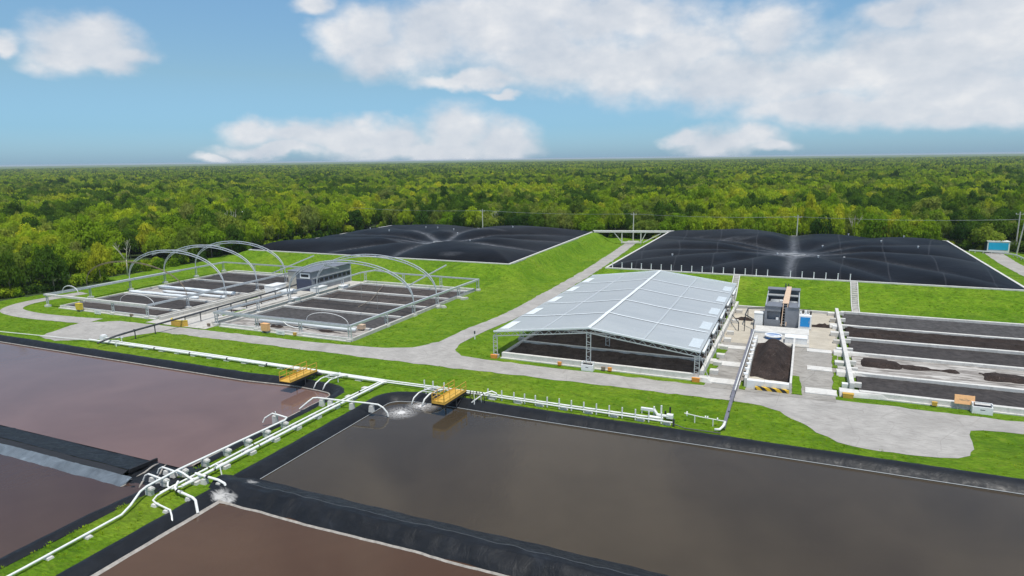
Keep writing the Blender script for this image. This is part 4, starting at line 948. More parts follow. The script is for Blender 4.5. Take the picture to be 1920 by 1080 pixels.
# bunker with the compost heap
t = thing('storage_bunker', 'three-sided white bunker with a striped kerb round the compost heap', 'bunker', (-2, 82, 0))
MB().beam((-4.35, 73.6, .5), (-4.35, 93.0, .5), .28, 1.2).build('side_wall', 'concrete_clean', t)
MB().beam((.2, 73.6, .5), (.35, 93.0, .5), .22, 1.2).build('side_wall', 'concrete_clean', t)
for a, b in ((-4.2, -2.45), (-2.41, .08)): MB().box(a, b, 73.6, 74.3, -.1, .9).build('front_block', 'white_paint', t)
MB().box(-3.3, .1, 73.18, 73.56, -.1, .38).build('striped_kerb', 'hazard', t)
for k in range(9): MB().obox((-4.45, 75 + k * 2.0, 1.1), (.45, .5, .16), .2).build('cap_stone', 'white_paint', t)
def heap_fn(a, b):
    x = -4.15 + a * 4.25; y = 76.4 + b * 15.0; e = min(a, 1 - a) * 4.25
    h = (.25 + 1.85 * sst(.05, .45, b) * (1 - .62 * sst(.75, 1, b))) * (.30 + .70 * sst(0, 1.9, e)) + fbm(x, y, .6, 3) * .22
    h *= sst(-.02, .16, b + fbm(x, y, .5, 1) * .07); return (x, y, max(.03, h))
tag(MB().grid(heap_fn, 26, 70).build('compost_heap', 'heap', None, True), 'tall loose brown compost heap between the white bunker walls', 'compost')
flat('bunker_paving', [(-4.2, 74.3), (.1, 74.3), (.2, 92), (-4.2, 92)], .060, 'yard', jit=0)
# conveyor trough running from the header past the bunker to the building
t = thing('pipe_trough', 'purple-grey pipe trough from the pond header past the bunker to the building', 'pipeline', (-5, 82, 0))
MB().beam((-5.25, 60.6, .35), (-5.2, 69.5, .75), .30, .26).build('trough', 'trough', t); MB().beam((-5.2, 69.5, .75), (-5.0, 96, .95), .42, .34).build('trough', 'trough', t)
MB().tube([(-5.1, 69.6, .98), (-4.85, 95.6, 1.2)], .06, 6).build('pipe', 'white', t)
for y in (64, 68.6, 72, 76.4, 80.6, 85, 89.4, 94): MB().cyl((-5.15, y, -.05), .08, .75, 6).build('leg', 'dark_steel', t)
MB().tube([(-5.0, 96, .95), (-5.1, 97.2, 1.4), (-5.2, 100, 1.5), (-6.6, 102.2, 1.7), (-6.5, 106.4, 1.8), (-3.9, 107.2, 1.9)], .09, 7).build('pipe', 'dark_steel', t, True)
MB().tube([(-8.6, 103.6, 1.2), (-7.2, 98.4, 1.3), (-7.2, 98.4, .1)], .07, 6).build('pipe', 'dark_steel', t)
for x, y, h_ in ((-6.6, 102.2, 1.7), (-6.5, 106.4, 1.8), (-6.4, 98.6, 1.6)): MB().cyl((x, y, 0), .06, h_, 6).build('leg', 'dark_steel', t)
tag(MB().grid(lambda a, b: (-8.3 + a * 2.6, 105.2 + b * 1.4, .06 + .35 * max(0, math.sin(a * 3.14) * math.sin(b * 3.14)) * (1 + fbm(a * 3, b * 3, 2))), 12, 8).build('compost_heap', 'heap', None, True), 'small dark spill on the sandy yard right of the shed', 'compost')
tag(MB().grid(lambda a, b: (2.6 + a * 3.0, 104.6 + b * 1.5, .06 + .35 * max(0, math.sin(a * 3.14) * math.sin(b * 3.14)) * (1 + fbm(a * 3, b * 3, 2))), 12, 8).build('compost_heap', 'heap', None, True), 'small dark spill on the sandy yard left of the open beds', 'compost')
t = thing('low_kerb', 'pale kerb along the foot of the grass bank behind the yard', 'kerb', (-1, 114.8, 0))
MB().box(-9.0, 6.0, 114.6, 115.0, -.1, .35).build('kerb_run', 'concrete_clean', t)
# ------------------------------------------------------------------ white pipe headers and outlets
def block(t, x, y, h, w_=.5, name='support_block'):
    return MB().hexa([(x - w_ / 2, y - .22), (x + w_ / 2, y - .22), (x + w_ / 2, y + .22), (x - w_ / 2, y + .22)], -.05, h, [(x - w_ * .38, y - .18), (x + w_ * .38, y - .18), (x + w_ * .38, y + .18), (x - w_ * .38, y + .18)]).build(name, 'concrete_clean', t)
t = thing('pipe_header', 'long white pipes along the north bank of the left plum pond', 'pipeline', (-75, 60, 0))
MB().tube([(-150, 57.9, .22), (-110, 58.3, .22), (-92.5, 59.8, .25)], .055, 7).build('pipe', 'white', t)
MB().tube([(-92.5, 59.9, .3), (-80, 60.1, .3), (-55.5, 60.1, .32), (-41.8, 59.8, .34)], .15, 9).build('pipe', 'white', t)
MB().tube([(-88.5, 60.5, .34), (-70, 60.6, .34), (-55.5, 60.45, .34), (-42.4, 60.25, .36)], .12, 9).build('pipe', 'white', t)
for k in range(17): block(t, -90 + k * 2.95, 60.2 - (.2 if k > 14 else 0), .14, .95)
for k in range(15):
    x = -86 + k * 2.2; MB().tube([(x - .1, 60.1, .3), (x + .1, 60.1, .3)], .175, 9).build('pipe_collar', 'white' if k % 3 else 'black', t)
t = thing('pipe_header', 'white twin pipes with upright stakes along the north bank of the grey pond', 'pipeline', (-26, 60, 0))
MB().tube([(-41.8, 59.8, .36), (-30, 60.0, .40), (-20, 59.85, .40), (-9.8, 59.85, .40)], .075, 9).build('pipe', 'white', t)
MB().tube([(-42.4, 60.25, .38), (-30, 60.45, .42), (-20, 60.35, .42), (-11.2, 60.4, .42)], .085, 9).build('pipe', 'white', t)
for k, x in enumerate([-37.0, -35.9, -34.5, -29.2, -27.6, -26.2, -25.0, -23.8, -22.5, -21.2, -19.9, -18.6, -17.3, -16.0, -14.7, -13.4, -12.1, -10.9]):
    MB().box(x - .055, x + .055, 60.06, 60.17, 0, 1.12).build('stake', 'white', t)
    if k % 2: block(t, x + .5, 60.15, .26, .8)
MB().cyl((-9.7, 59.85, 0), .10, .75, 8).build('end_post', 'dark_steel', t)
MB().tube([(-9.7, 59.8, .30), (-8.6, 59.6, .12), (-5.4, 59.6, .14)], .05, 6).build('thin_pipe', 'dark_steel', t)
t = thing('pump_set', 'white pump pipework with upright valves behind the staked twin pipes', 'pump', (-11, 61.6, 0))
MB().box(-13.3, -11.9, 62.0, 62.3, .35, .60).build('suction_box', 'white_paint', t)
for x in (-13.2, -12.0): MB().box(x - .06, x + .06, 62.05, 62.25, 0, .85 if x > -12.5 else .5).build('leg', 'white_paint', t)
MB().tube([(-11.95, 62.15, .45), (-11.5, 61.2, .45), (-10.4, 61.1, .45)], .14, 8).build('elbow_pipe', 'white', t)
MB().box(-12.2, -10.9, 60.75, 61.1, .02, .32).build('base_block', 'white_paint', t)
for x, h_, m_ in ((-11.2, 1.25, 'white'), (-10.8, .75, 'black'), (-10.35, 1.2, 'black')): MB().cyl((x, 61.6, .02), .085, h_, 8).build('valve_stem', m_, t)
MB().box(-10.6, -10.0, 61.0, 61.5, .25, .62).build('pump_body', 'white_paint', t)
t = thing('branch_line', 'thin white branch pipe with valves beside the pipe trough\'s foot', 'pipeline', (-7, 61.4, 0))
MB().tube([(-9.0, 61.7, .78), (-7.5, 61.4, .74), (-5.2, 61.3, .66)], .045, 7).build('pipe', 'white', t)
for x, y in ((-8.0, 61.5), (-6.3, 61.35)): MB().cyl((x, y, 0), .055, .72, 7).build('leg', 'white', t)
for x, y in ((-8.75, 61.65), (-7.0, 61.4), (-6.8, 61.38), (-5.9, 61.33)): MB().tube([(x - .05, y, .77), (x + .05, y, .77)], .15 if x > -8 else .24, 9).build('valve_flange', 'white', t)
MB().tube([(-5.2, 61.3, .62), (-5.3, 60.6, .45), (-5.55, 60.1, .28), (-6.0, 60.0, .25)], .115, 9).build('elbow_pipe', 'white', t, True)
def gooseneck(name, label, pts, r, blocks=(), group='white outlet pipes', extra=None, flange=None):
    t = thing(name, label, 'outlet pipe', pts[0], group)
    MB().tube(pts, r, 9).build('pipe', 'white', t)
    for x, y, h_ in blocks: block(t, x, y, h_)
    if flange:
        for f in flange: MB().tube([f[0], f[1]], r * 1.45, 9).build('flange', f[2], t)
    return t
# single pipe along the west edge of the strip
t = thing('strip_pipe', 'single white pipe on grey blocks along the left edge of the grass strip', 'pipeline', (-44, 40, 0))
MB().tube([(-43.1, 12, .25), (-43.15, 22, .25), (-43.3, 28.6, .28), (-43.7, 29.6, .4), (-44.3, 30.9, .74), (-44.5, 31.6, .78), (-44.6, 34.6, .80), (-44.3, 40, .80), (-43.9, 45.9, .80), (-44.1, 46.4, .82), (-45.4, 46.6, .84), (-46.2, 46.7, .82), (-46.9, 46.4, .35), (-47.1, 46.3, -.1)], .085, 9).build('pipe', 'white', t)
for x, y in ((-44.5, 31.8), (-44.6, 33.2), (-44.6, 35.0), (-44.45, 37.0), (-44.3, 39.2), (-44.15, 41.4), (-44.05, 43.6), (-43.9, 45.8)): MB().box(x - .30, x + .30, y - .16, y + .16, -.05, .66).box(x - .40, x + .40, y - .19, y + .19, .44, .60).build('support_block', 'concrete_clean', t)
MB().box(-46.0, -45.6, 46.4, 46.8, -.5, .70).build('support_block', 'concrete_clean', t)
for y in (14, 17.2, 20.2, 23.4, 26): block(t, -43.15, y, .13)
MB().cyl((-45.7, 46.6, .85), .05, .28, 7).build('vent_stub', 'white', t)
for nm, xx, r_, lb in (('a', -43.25, .085, 'thinner left-hand white pipe of the pair along the grass strip'), ('b', -42.6, .125, 'thicker right-hand white pipe of the pair along the grass strip')):
    t = thing('strip_pipe', lb, 'pipeline', (xx, 46, 0))
    MB().tube([(xx - .1, 33.2 if nm == 'b' else 31.8, .38), (xx, 40, .40), (xx + .2, 50, .40), (xx + (.75 if nm == 'a' else .55), 59.8, .38)], r_, 9).build('pipe', 'white', t)
    for k in range(9): 
        y = 34.5 + k * 2.9; MB().box(xx - .28, xx + .28, y - .3, y + .3, -.03, .26).build('support_block', 'concrete_clean', t)
    for k in range(5 if nm == 'b' else 3):
        y = 36.2 + k * 4.9; MB().tube([(xx + .02, y, .395), (xx + .03, y + .1, .395)], r_ * 1.12, 9).build('pipe_joint', 'black', t)
gooseneck('outlet_pipe', 'white cross pipe bending down into both ponds at the far end of the strip', [(-46.3, 50.6, -.15), (-45.6, 51.2, .55), (-45.3, 51.6, .84), (-44.9, 51.8, .86), (-42, 52.1, .84), (-39.2, 52.5, .82), (-37.9, 52.6, .80), (-37.4, 52.7, .52), (-37.0, 52.8, .0), (-36.9, 52.8, -.4)], .085, [(-44.4, 51.85, .7), (-43.4, 51.95, .7), (-40.9, 52.25, .66), (-38.7, 52.55, .60)])
gooseneck('outlet_pipe', 'thick white outlet pipe, farthest of the three pouring toward the red-brown pond', [(-42.9, 34.7, .72), (-41.4, 34.75, .62), (-40.6, 34.8, .55), (-39.9, 34.75, .42), (-39.4, 34.7, -.2)], .10, [(-42.0, 34.72, .42), (-40.5, 34.8, .36)], flange=[((-41.75, 34.74, .64), (-41.55, 34.745, .63), 'black')])
gooseneck('outlet_pipe', 'thick white outlet pipe, middle of the three pouring toward the red-brown pond', [(-43.0, 33.2, .75), (-42.9, 32.75, .45), (-42.4, 32.5, .42), (-41.4, 32.35, .42), (-40.4, 32.2, .40), (-40.0, 32.1, .30), (-39.4, 31.7, -.38)], .10, [(-40.9, 32.3, .28)], flange=[((-42.35, 32.5, .42), (-42.2, 32.47, .42), 'black'), ((-41.9, 32.42, .42), (-41.75, 32.4, .42), 'grey_light')])
gooseneck('outlet_pipe', 'thin white outlet pipe, nearest of the three pouring toward the red-brown pond', [(-43.3, 33.1, .4), (-43.2, 31.4, .38), (-43.0, 30.9, .30), (-42.4, 30.7, .28), (-41.3, 30.5, .30), (-40.6, 30.4, .28), (-40.1, 30.1, .1), (-39.6, 29.7, -.45)], .065, [(-42.6, 30.75, .2), (-41.0, 30.45, .2)])
gooseneck('outlet_pipe', 'white crosspiece joining the single pipe to the pair on the strip', [(-44.6, 34.4, .80), (-43.8, 34.3, .76), (-43.0, 34.2, .56), (-42.6, 34.2, .44)], .08)
for k, (y0, lb) in enumerate([(33.7, 'white hooked outlet pipe over the lower left pond, nearer one'), (35.0, 'white hooked outlet pipe over the wet liner, farther one')]):
    gooseneck('outlet_pipe', lb, [(-44.2 + k * .1, y0 - .6, .55), (-45.0, y0 - .4, .50), (-46.2, y0 - .2, .45), (-46.9, y0 - .1, .42), (-47.3, y0 - .1, .2), (-47.5, y0 - .15, -.2)], .078, [(-45.4, y0 - .3, .34), (-46.3, y0 - .2, .30)])
gooseneck('outlet_pipe', 'white curved link pipe beneath the single pipe at the crossing', [(-44.4, 33.4, .5), (-43.9, 32.9, .30), (-43.3, 32.7, .28), (-42.7, 33.3, .34), (-42.6, 34.2, .38)], .075)
t = thing('vent_pipe', 'thin white upright pipe beside the thick pipe on the strip', 'pipe', (-41.9, 36.2, 0)); MB().tube([(-42.5, 36.2, .5), (-42.2, 36.2, .92), (-41.75, 36.1, .88), (-41.5, 36.0, .0)], .05, 7).build('pipe', 'white', t); block(t, -41.5, 36.0, .10, .4)
for k, (x, lb) in enumerate([(-48.6, 'white braced pipe arm reaching into the plum pond beside the left yellow platform'), (-35.6, 'white braced pipe arm pouring foam into the grey pond beside the right yellow platform')]):
    t = thing('framed_outlet', lb, 'outlet pipe', (x, 58.5, 0), 'white outlet pipes')
    for dx in (-.75, .55):
        MB().tube([(x + dx + .9, 59.9, .45), (x + dx + .55, 58.9, .66), (x + dx + .1, 57.7, .56), (x + dx - .1, 57.0, .2), (x + dx - .2, 56.6, -.45)], .07 if dx < 0 else .085, 8).build('pipe', 'white', t, True)
    for y in (57.9, 58.5, 59.1): MB().beam((x - .35, y, .72), (x + 1.2, y, .74), .06).build('cross_bar', 'white_paint', t)
    MB().beam((x - .4, 57.7, .75), (x + .5, 59.7, .8), .06).build('side_bar', 'white_paint', t)
    for dx in (-.3, 1.0): MB().cyl((x + dx, 58.6, -.1), .05, .85, 6).build('leg', 'white_paint', t)
# ------------------------------------------------------------------ yellow platforms
def platform(label, x, y0, y1, wide, ang, end_rail=True):
    t = thing('access_platform', label, 'platform', (x, (y0 + y1) / 2, 0), 'yellow access platforms over the ponds')
    zz = .82; hw = wide / 2; sh = math.tan(ang)
    def pt(a, y, z=zz): return (x + a + (y - y0) * sh, y, z)
    def slab(n_, z0, z1, mat, grow=0.0):
        b = MB().hexa([pt(-hw - grow, y0)[:2], pt(hw + grow, y0)[:2], pt(hw + grow, y1)[:2], pt(-hw - grow, y1)[:2]], z0, z1); return b.build(n_, mat, t)
    slab('deck', zz, zz + .06, 'yellow'); 
    for a in (-hw + .06, hw - .06): MB().beam(pt(a, y0 + .02, zz - .13), pt(a, y1 - .02, zz - .13), .10, .24).build('beam', 'black', t)
    for i in range(4): q = y0 + .1 + (y1 - y0 - .2) * i / 3; MB().beam(pt(-hw + .12, q, zz - .12), pt(hw - .12, q, zz - .12), .08, .2).build('cross_beam', 'black', t)
    def side(p, q, n_, solid):
        b = MB(); p, q = Vector(p), Vector(q)
        for i in range(n_ + 1): s_ = p.lerp(q, i / n_); b.beam(s_, s_ + Vector((0, 0, 1.0)), .05)
        for h_ in (.5, 1.0): b.beam(p + Vector((0, 0, h_)), q + Vector((0, 0, h_)), .05)
        b.build('railing', 'yellow', t)
        MB().beam(p + Vector((0, 0, .12)), q + Vector((0, 0, .12)), .025, .16).build('toe_board', 'yellow', t)
    side(pt(-hw + .04, y0 + .04, zz + .06), pt(-hw + .04, y1 - .04, zz + .06), 4, 1)
    side(pt(hw - .04, y0 + .04, zz + .06), pt(hw - .04, y1 - .04, zz + .06), 4, 1)
    if end_rail: side(pt(-hw + .09, y0 + .04, zz + .06), pt(hw - .09, y0 + .04, zz + .06), 2, 1)
    for a, q in ((-hw + .1, y1 - .5), (hw - .1, y1 - .5), (-hw + .1, y1 - 2.0), (hw - .1, y1 - 2.0)): MB().beam(pt(a, q, -.35), pt(a, q, zz - .25), .09).build('leg', 'dark_steel', t)
    MB().beam(pt(hw - .1, y1 - 2.0, -.2), pt(hw - .1, y1 - .5, zz - .3), .05).build('brace', 'dark_steel', t)
    for i in range(3): MB().obox((pt(0, y1)[0], y1 + .28 + i * .28, zz - .22 - i * .24), (wide * .8, .24, .05)).build('step', 'dark_steel', t)
    return t
platform('yellow railed platform over the plum pond, at the left end', -51.7, 54.5, 59.0, 1.55, .02, False)
platform('yellow railed platform reaching over the grey pond, with its end railing', -32.3, 54.9, 59.4, 1.5, .04)
t = thing('hose_rack', 'grey tangle of hose brackets at the foot of the right yellow platform', 'bracket', (-30.5, 59.5, 0))
for i in range(5): MB().tube([(-31.3 + i * .35, 59.9, .1), (-31.0 + i * .35, 59.6, .85), (-30.7 + i * .4, 59.0, .75), (-30.4 + i * .38, 58.6, .1)], .04, 6).build('hose', 'grey_light' if i % 2 else 'black', t, True)
MB().tube([(-30.2, 58.2, .1), (-29.4, 59.4, .75), (-28.7, 60.0, .95), (-28.2, 60.0, .8), (-28.1, 60.1, .45)], .08, 8).build('pipe', 'white', t, True)
MB().tube([(-29.9, 58.3, .5), (-29.9, 58.2, -.6)], .06, 6).build('leg', 'white', t)

# ------------------------------------------------------------------ signs, bins and small yard things
def cabinet(label, x, y, w_, h_, rz=0.0, slot=True):
    t = thing('white_bin', label, 'bin', (x, y, 0), 'white bins along the road')
    MB().obox((x, y, .0), (w_, .7, h_ * .72), rz).build('bin_body', 'white_paint', t)
    for s_ in (-1, 1): MB().obox((x + s_ * (w_ / 2 - .05), y + .1, h_ * .722), (.10, .5, h_ * .28), rz).build('side_post', 'white_paint', t)
    MB().obox((x, y + .3, h_ * .94), (w_ - .22, .10, h_ * .06), rz).build('top_bar', 'white_paint', t)
    MB().obox((x, y + .05, h_ * .722), (w_ - .24, .5, .02), rz).build('slot', 'black', t)
    MB().obox((x, y - .352, h_ * .40), (w_ * .24, .006, .07), rz).build('lettering_mark', 'dark_steel', t)
    return t
cabinet('open white bin at the foot of the shed\'s middle front post', -22.2, 73.2, 1.45, 1.05)
cabinet('open white bin beside the pale orange board by the open beds', 17.5, 74.3, 1.7, 1.0)
def sign_board(label, x, y, w_, h_, z, mat, mark, tilt=.0, cat='sign', leg_h=None):
    t = thing('sign_board', label, cat, (x, y, 0))
    b = MB(); b.hexa([(x - w_ / 2, y - .04), (x + w_ / 2, y - .04), (x + w_ / 2, y + .04), (x - w_ / 2, y + .04)], z, z + h_, [(x - w_ / 2, y - .04 + tilt), (x + w_ / 2, y - .04 + tilt), (x + w_ / 2, y + .04 + tilt), (x - w_ / 2, y + .04 + tilt)]); b.build('board', mat, t)
    for s_ in (-.3, .3): MB().beam((x + w_ * s_, y + .08, -.05), (x + w_ * s_, y + .08, z + .3), .07).build('leg', 'grey_light', t)
    for q, (a, c_, ww) in enumerate(mark): MB().quad((x + a - ww / 2, y - .044 + tilt * (c_ - .02) / h_, z + c_ - .02), (x + a + ww / 2, y - .044 + tilt * (c_ - .02) / h_, z + c_ - .02), (x + a + ww / 2, y - .044 + tilt * (c_ + .02) / h_, z + c_ + .02), (x + a - ww / 2, y - .044 + tilt * (c_ + .02) / h_, z + c_ + .02)).build('lettering_mark', 'rust' if mat != 'white_paint' else 'navy', t)
    return t
sign_board('white sign board beside the yellow bin, left arched frame', -107.9, 71.9, 1.5, .62, .15, 'white_paint', [(0, .34, .8)])
sign_board('white sign board right of the orange box by the road', -68.8, 72.5, 1.5, .55, .15, 'white_paint', [(0, .32, .8), (0, .2, .6)])
sign_board('pale orange board on legs at the front of the open beds', 16.1, 74.6, 1.7, .85, .62, 'orange_pale', [(-.3, .45, .35), (.1, .5, .3), (.0, .36, .7), (.35, .42, .25)], .25)
def box_thing(name, label, cat, x, y, w_, d_, h_, mat, z=0.0, group=None, legs=False):
    t = thing(name, label, cat, (x, y, z), group)
    MB().hexa([(x - w_ / 2, y - d_ / 2), (x + w_ / 2, y - d_ / 2), (x + w_ / 2, y + d_ / 2), (x - w_ / 2, y + d_ / 2)], z + (.35 if legs else 0), z + h_, [(x - w_ * .54, y - d_ * .54), (x + w_ * .54, y - d_ * .54), (x + w_ * .54, y + d_ * .54), (x - w_ * .54, y + d_ * .54)]).build('box_body', mat, t)
    MB().obox((x, y, z + h_ + .001), (w_ * 1.12, d_ * 1.12, .06)).build('lid', mat, t)
    if legs:
        for s_ in (-1, 1): MB().obox((x + s_ * w_ * .36, y, z), (.10, d_ * .7, .345)).build('leg', 'grey_light', t)
    return t
box_thing('tall_bin', 'bright yellow bin on legs in front of the left arched frame', 'bin', -113.4, 72.5, 1.05, .6, 1.4, 'yellow_bright', 0, None, True)
box_thing('tall_bin', 'orange box on legs in front of the right arched frame', 'bin', -72.0, 72.9, 1.15, .6, 1.4, 'orange_pale', 0, None, True)
box_thing('wood_crate', 'brown crate at the right end of the rolled sheet in the right frame', 'crate', -58.9, 78.6, 1.0, .7, .6, 'tan', .45)
box_thing('post_guard', 'orange-striped guard box at the shed\'s left front post', 'post guard', -34.8, 73.62, .80, .3, .42, 'orange')
box_thing('post_guard', 'orange-striped guard box at the shed\'s right front post', 'post guard', -9.65, 73.62, .80, .3, .42, 'orange')
box_thing('post_guard', 'rusty orange guard box at the head of the open beds', 'post guard', 5.8, 74.3, .95, .5, .42, 'yellow')
for k, (x, y, m_, lb) in enumerate([(-25.9, 73.55, 'orange', 'small orange box on the shed\'s front wall left of the white bin'), (-20.4, 73.6, 'rust', 'small brown box on the shed\'s front wall, right of the white bin'), (-19.6, 73.6, 'orange', 'small orange box beside a brown one on the shed\'s front wall'), (13.6, 74.6, 'yellow', 'small ochre box on the front wall of the open beds'), (-101, 72.9, 'rust', 'small brown box at the front wall of the left frame'), (-66.6, 73.0, 'yellow', 'small ochre box in the grass before the right frame'), (-83.2, 72.6, 'rust', 'small rusty box at the left corner of the right frame')]):
    box_thing('meter_box', lb, 'box', x, y, .42, .26, .34, m_, .12)
MB_ = MB(); pts = [(-90.2, 71.9), (-89.6, 71.2), (-88.4, 70.95), (-87.2, 71.1), (-86.5, 71.6)]
t = thing('curved_barrier', 'curved ochre barrier at the mouth of the corridor between the frames', 'barrier', (-88.3, 71.4, 0))
b = MB()
for i in range(len(pts) - 1): b.beam((*pts[i], .45), (*pts[i + 1], .45), .14, .9)
b.build('panel', 'yellow', t); b = MB()
for i in range(len(pts) - 1): b.beam((*pts[i], .95), (*pts[i + 1], .95), .2, .10)
b.build('cap_rail', 'yellow_bright', t)
t = thing('marker_post', 'short pale marker post with a dark cap in the grass right of the lane', 'post', (-40.9, 80.9, 0)); MB().cyl((-43.4 + 2.2, 80.9, 0), .085, .8, 8).build('shaft', 'white', t); MB().cyl((-41.2, 80.9, .802), .11, .38, 8).build('cap', 'dark_steel', t)
# ------------------------------------------------------------------ trailer, guard rail and poles
t = thing('site_trailer', 'small white trailer with a big sky-blue panel beside the far right road', 'trailer', (46.2, 201.5, 0))
MB().box(43.9, 48.6, 200.4, 203.2, .35, 3.0).build('body', 'white_paint', t); MB().box(44.15, 48.3, 200.34, 200.395, .95, 2.72).build('panel', 'cyan', t)
MB().box(43.82, 43.895, 200.45, 203.15, .4, 2.9).build('end_panel', 'navy', t); MB().box(43.8, 48.7, 200.3, 203.3, 3.002, 3.12).build('roof', 'white_paint', t)
for x in (44.9, 47.4): wl = MB().tube([(x, 200.5, .34), (x, 203.1, .34)], .34, 10).build('wheel', 'black', t); MB().tube([(x, 200.46, .34), (x, 200.52, .34)], .18, 10).build('rim', 'grey_light', wl)
t = thing('guard_rail', 'white guard rail curving along the outer edge of the far right road', 'guard rail', (47, 190, 0))
gp = smooth_path([(40.2, 200.5, .62), (43, 199.6, .62), (46.2, 198.0, .62), (48.2, 195, .62), (48.6, 190, .62), (48.4, 180, .62), (48.2, 168, .62), (48.6, 150, .62)], 4)
b = MB()
for i in range(len(gp) - 1): b.beam(gp[i], gp[i + 1], .10, .32)
b.build('rail', 'white_paint', t)
for i in range(0, len(gp), 2): MB().box(gp[i][0] - .07, gp[i][0] + .07, gp[i][1] - .07, gp[i][1] + .07, -.05, .6).build('post', 'concrete_clean', t)
def pole(label, x, y, h_, lean=0.0, arm=True):
    t = thing('utility_pole', label, 'utility pole', (x, y, 0), 'utility poles along the forest edge')
    MB().tube([(x, y, -.2), (x + lean, y, h_)], [.19, .13], 8).build('shaft', 'wood_pole', t)
    if arm:
        ca = MB().beam((x + lean * .93 - .9, y, h_ - .6), (x + lean * .93 + .9, y, h_ - .6), .10).build('crossarm', 'wood_pole', t)
        for a in (-.8, 0, .8): MB().cyl((x + lean * .93 + a, y, h_ - .55), .06, .22, 6).build('insulator', 'white_paint', ca)
    return t
pole('pale utility pole behind the left black cover', -97.6, 199.5, 8.6); pole('pale utility pole at the pipe bridge', -46.3, 198.6, 8.6); pole('pale utility pole behind the right black cover', -.6, 200.5, 8.7)
pole('tall pale utility pole at the right forest edge behind the trailer', 51.2, 206.0, 10.2); pole('leaning bare pole right of the blue-panelled trailer', 49.9, 199.4, 8.2, .8, False); pole('short pale stub pole farthest right at the forest edge', 53.6, 204.5, 5.2, 0, False)
WP = [(-150, 199.5), (-97.6, 199.5), (-46.3, 198.6), (-.6, 200.5), (51.2, 206), (110, 214)]
for k, (off, dz) in enumerate([(-.8, 0), (0, .02), (.8, 0)]):
    t = thing('power_cable', f'thin grey power cable along the forest edge, {["left", "middle", "right"][k]} insulator on each pole', 'cable', (0, 200, 7), 'power cables on the utility poles')
    for i in range(len(WP) - 1):
        a, b_ = WP[i], WP[i + 1]
        MB().tube([(a[0] + off + (b_[0] - a[0]) * q / 12, a[1] + (b_[1] - a[1]) * q / 12, 8.25 + dz - 1.0 * 4 * (q / 12) * (1 - q / 12) * .55) for q in range(13)], .028, 4, False).build('cable_span', 'wire', t)
t = thing('forest_house', 'small white house showing between trees left of the black cover', 'house', (-180, 180, 0))
for k, (a, q, s_, h_) in enumerate([(-184, 182, 4.2, 7.6), (-179.6, 181, 3.4, 7.9)]):
    MB().box(a - s_ / 2, a + s_ / 2, q - 2, q + 2, 0, h_ - .9).build('wall', 'house_white', t); MB().hexa([(a - s_ / 2 - .3, q - 2.3), (a + s_ / 2 + .3, q - 2.3), (a + s_ / 2 + .3, q + 2.3), (a - s_ / 2 - .3, q + 2.3)], h_ - .899, h_, [(a - s_ / 2, q - 1), (a + s_ / 2, q - 1), (a + s_ / 2, q + 1), (a - s_ / 2, q + 1)]).build('roof', 'house_white', t)

# ------------------------------------------------------------------ trees
nr = np.random.default_rng(11)
def crown_data(seed, nclump, nq, qs, spread=1.0, flatn=.62):
    """leaf cards on a cloud of clumps; unit tree: crown radius about 1, height 1"""
    g_ = np.random.default_rng(seed); cl = []
    for i in range(nclump):
        a = g_.uniform(0, 2 * np.pi); q = np.sqrt(g_.uniform(0, 1)) * .78; zc = .58 + .32 * (1 - q ** 2) * g_.uniform(.5, 1.1) - g_.uniform(0, .34) * (q > .3)
        cl.append((q * np.cos(a) * spread, q * np.sin(a) * spread, zc, g_.uniform(.22, .40)))
    cl.append((0, 0, .66, .46)); V, F = [], []
    wts = np.array([c[3] ** 2 for c in cl]); wts /= wts.sum()
    for i in range(nq):
        c = cl[g_.choice(len(cl), p=wts)]; d_ = g_.normal(size=3); d_ /= np.linalg.norm(d_)
        if d_[2] < -.35 and g_.uniform() < .6: d_[2] *= -1
        rr = c[3] * g_.uniform(.72, 1.06) if g_.uniform() < .85 else c[3] * g_.uniform(.2, .8)
        p = np.array(c[:3]) + d_ * rr * np.array([1, 1, flatn])
        nrm = d_ + g_.normal(size=3) * .42 + np.array([0, 0, .35]); nrm /= np.linalg.norm(nrm)
        t_ = np.cross(nrm, g_.normal(size=3)); t_ /= np.linalg.norm(t_) + 1e-9; b_ = np.cross(nrm, t_); s_ = qs * g_.uniform(.6, 1.35)
        k = len(V); V += [p - t_ * s_ * .9, p + b_ * s_ * .55 - t_ * s_ * .1, p + t_ * s_, p - b_ * s_ * .55 + t_ * s_ * .1]; F.append((k, k + 1, k + 2, k + 3))
    V = np.array(V); V[:, 2] = np.maximum(V[:, 2], .10)
    return V, F
def trunk_mb(seed):
    g_ = random.Random(seed); b = MB(); bend = (g_.uniform(-.06, .06), g_.uniform(-.06, .06))
    b.tube([(0, 0, -.02), (bend[0], bend[1], .28), (bend[0] * 2, bend[1] * 2, .62)], [.042, .032, .014], 6)
    for i in range(4):
        a = i * 1.6 + g_.uniform(0, 1); q = g_.uniform(.35, .62); b.tube([(bend[0], bend[1], .28 + .05 * i), (bend[0] + math.cos(a) * q * .5, bend[1] + math.sin(a) * q * .5, .46 + .05 * i), (math.cos(a) * q, math.sin(a) * q, .66 + .04 * i)], [.022, .015, .006], 5)
    return b
def mesh_of(name, V, F, mat, extra=None):
    me = bpy.data.meshes.new(name); n = len(V); fs = list(F); vs = V.tolist() if hasattr(V, 'tolist') else list(V)
    me.materials.append(mat)
    if extra is not None:
        fs += [tuple(i + n for i in f) for f in extra.f]; vs += extra.v; me.materials.append(M['bark'])
    me.from_pydata(vs, [], fs)
    if extra is not None: me.polygons.foreach_set('material_index', [0] * len(F) + [1] * len(extra.f))
    me.update(); return me
NS = 6
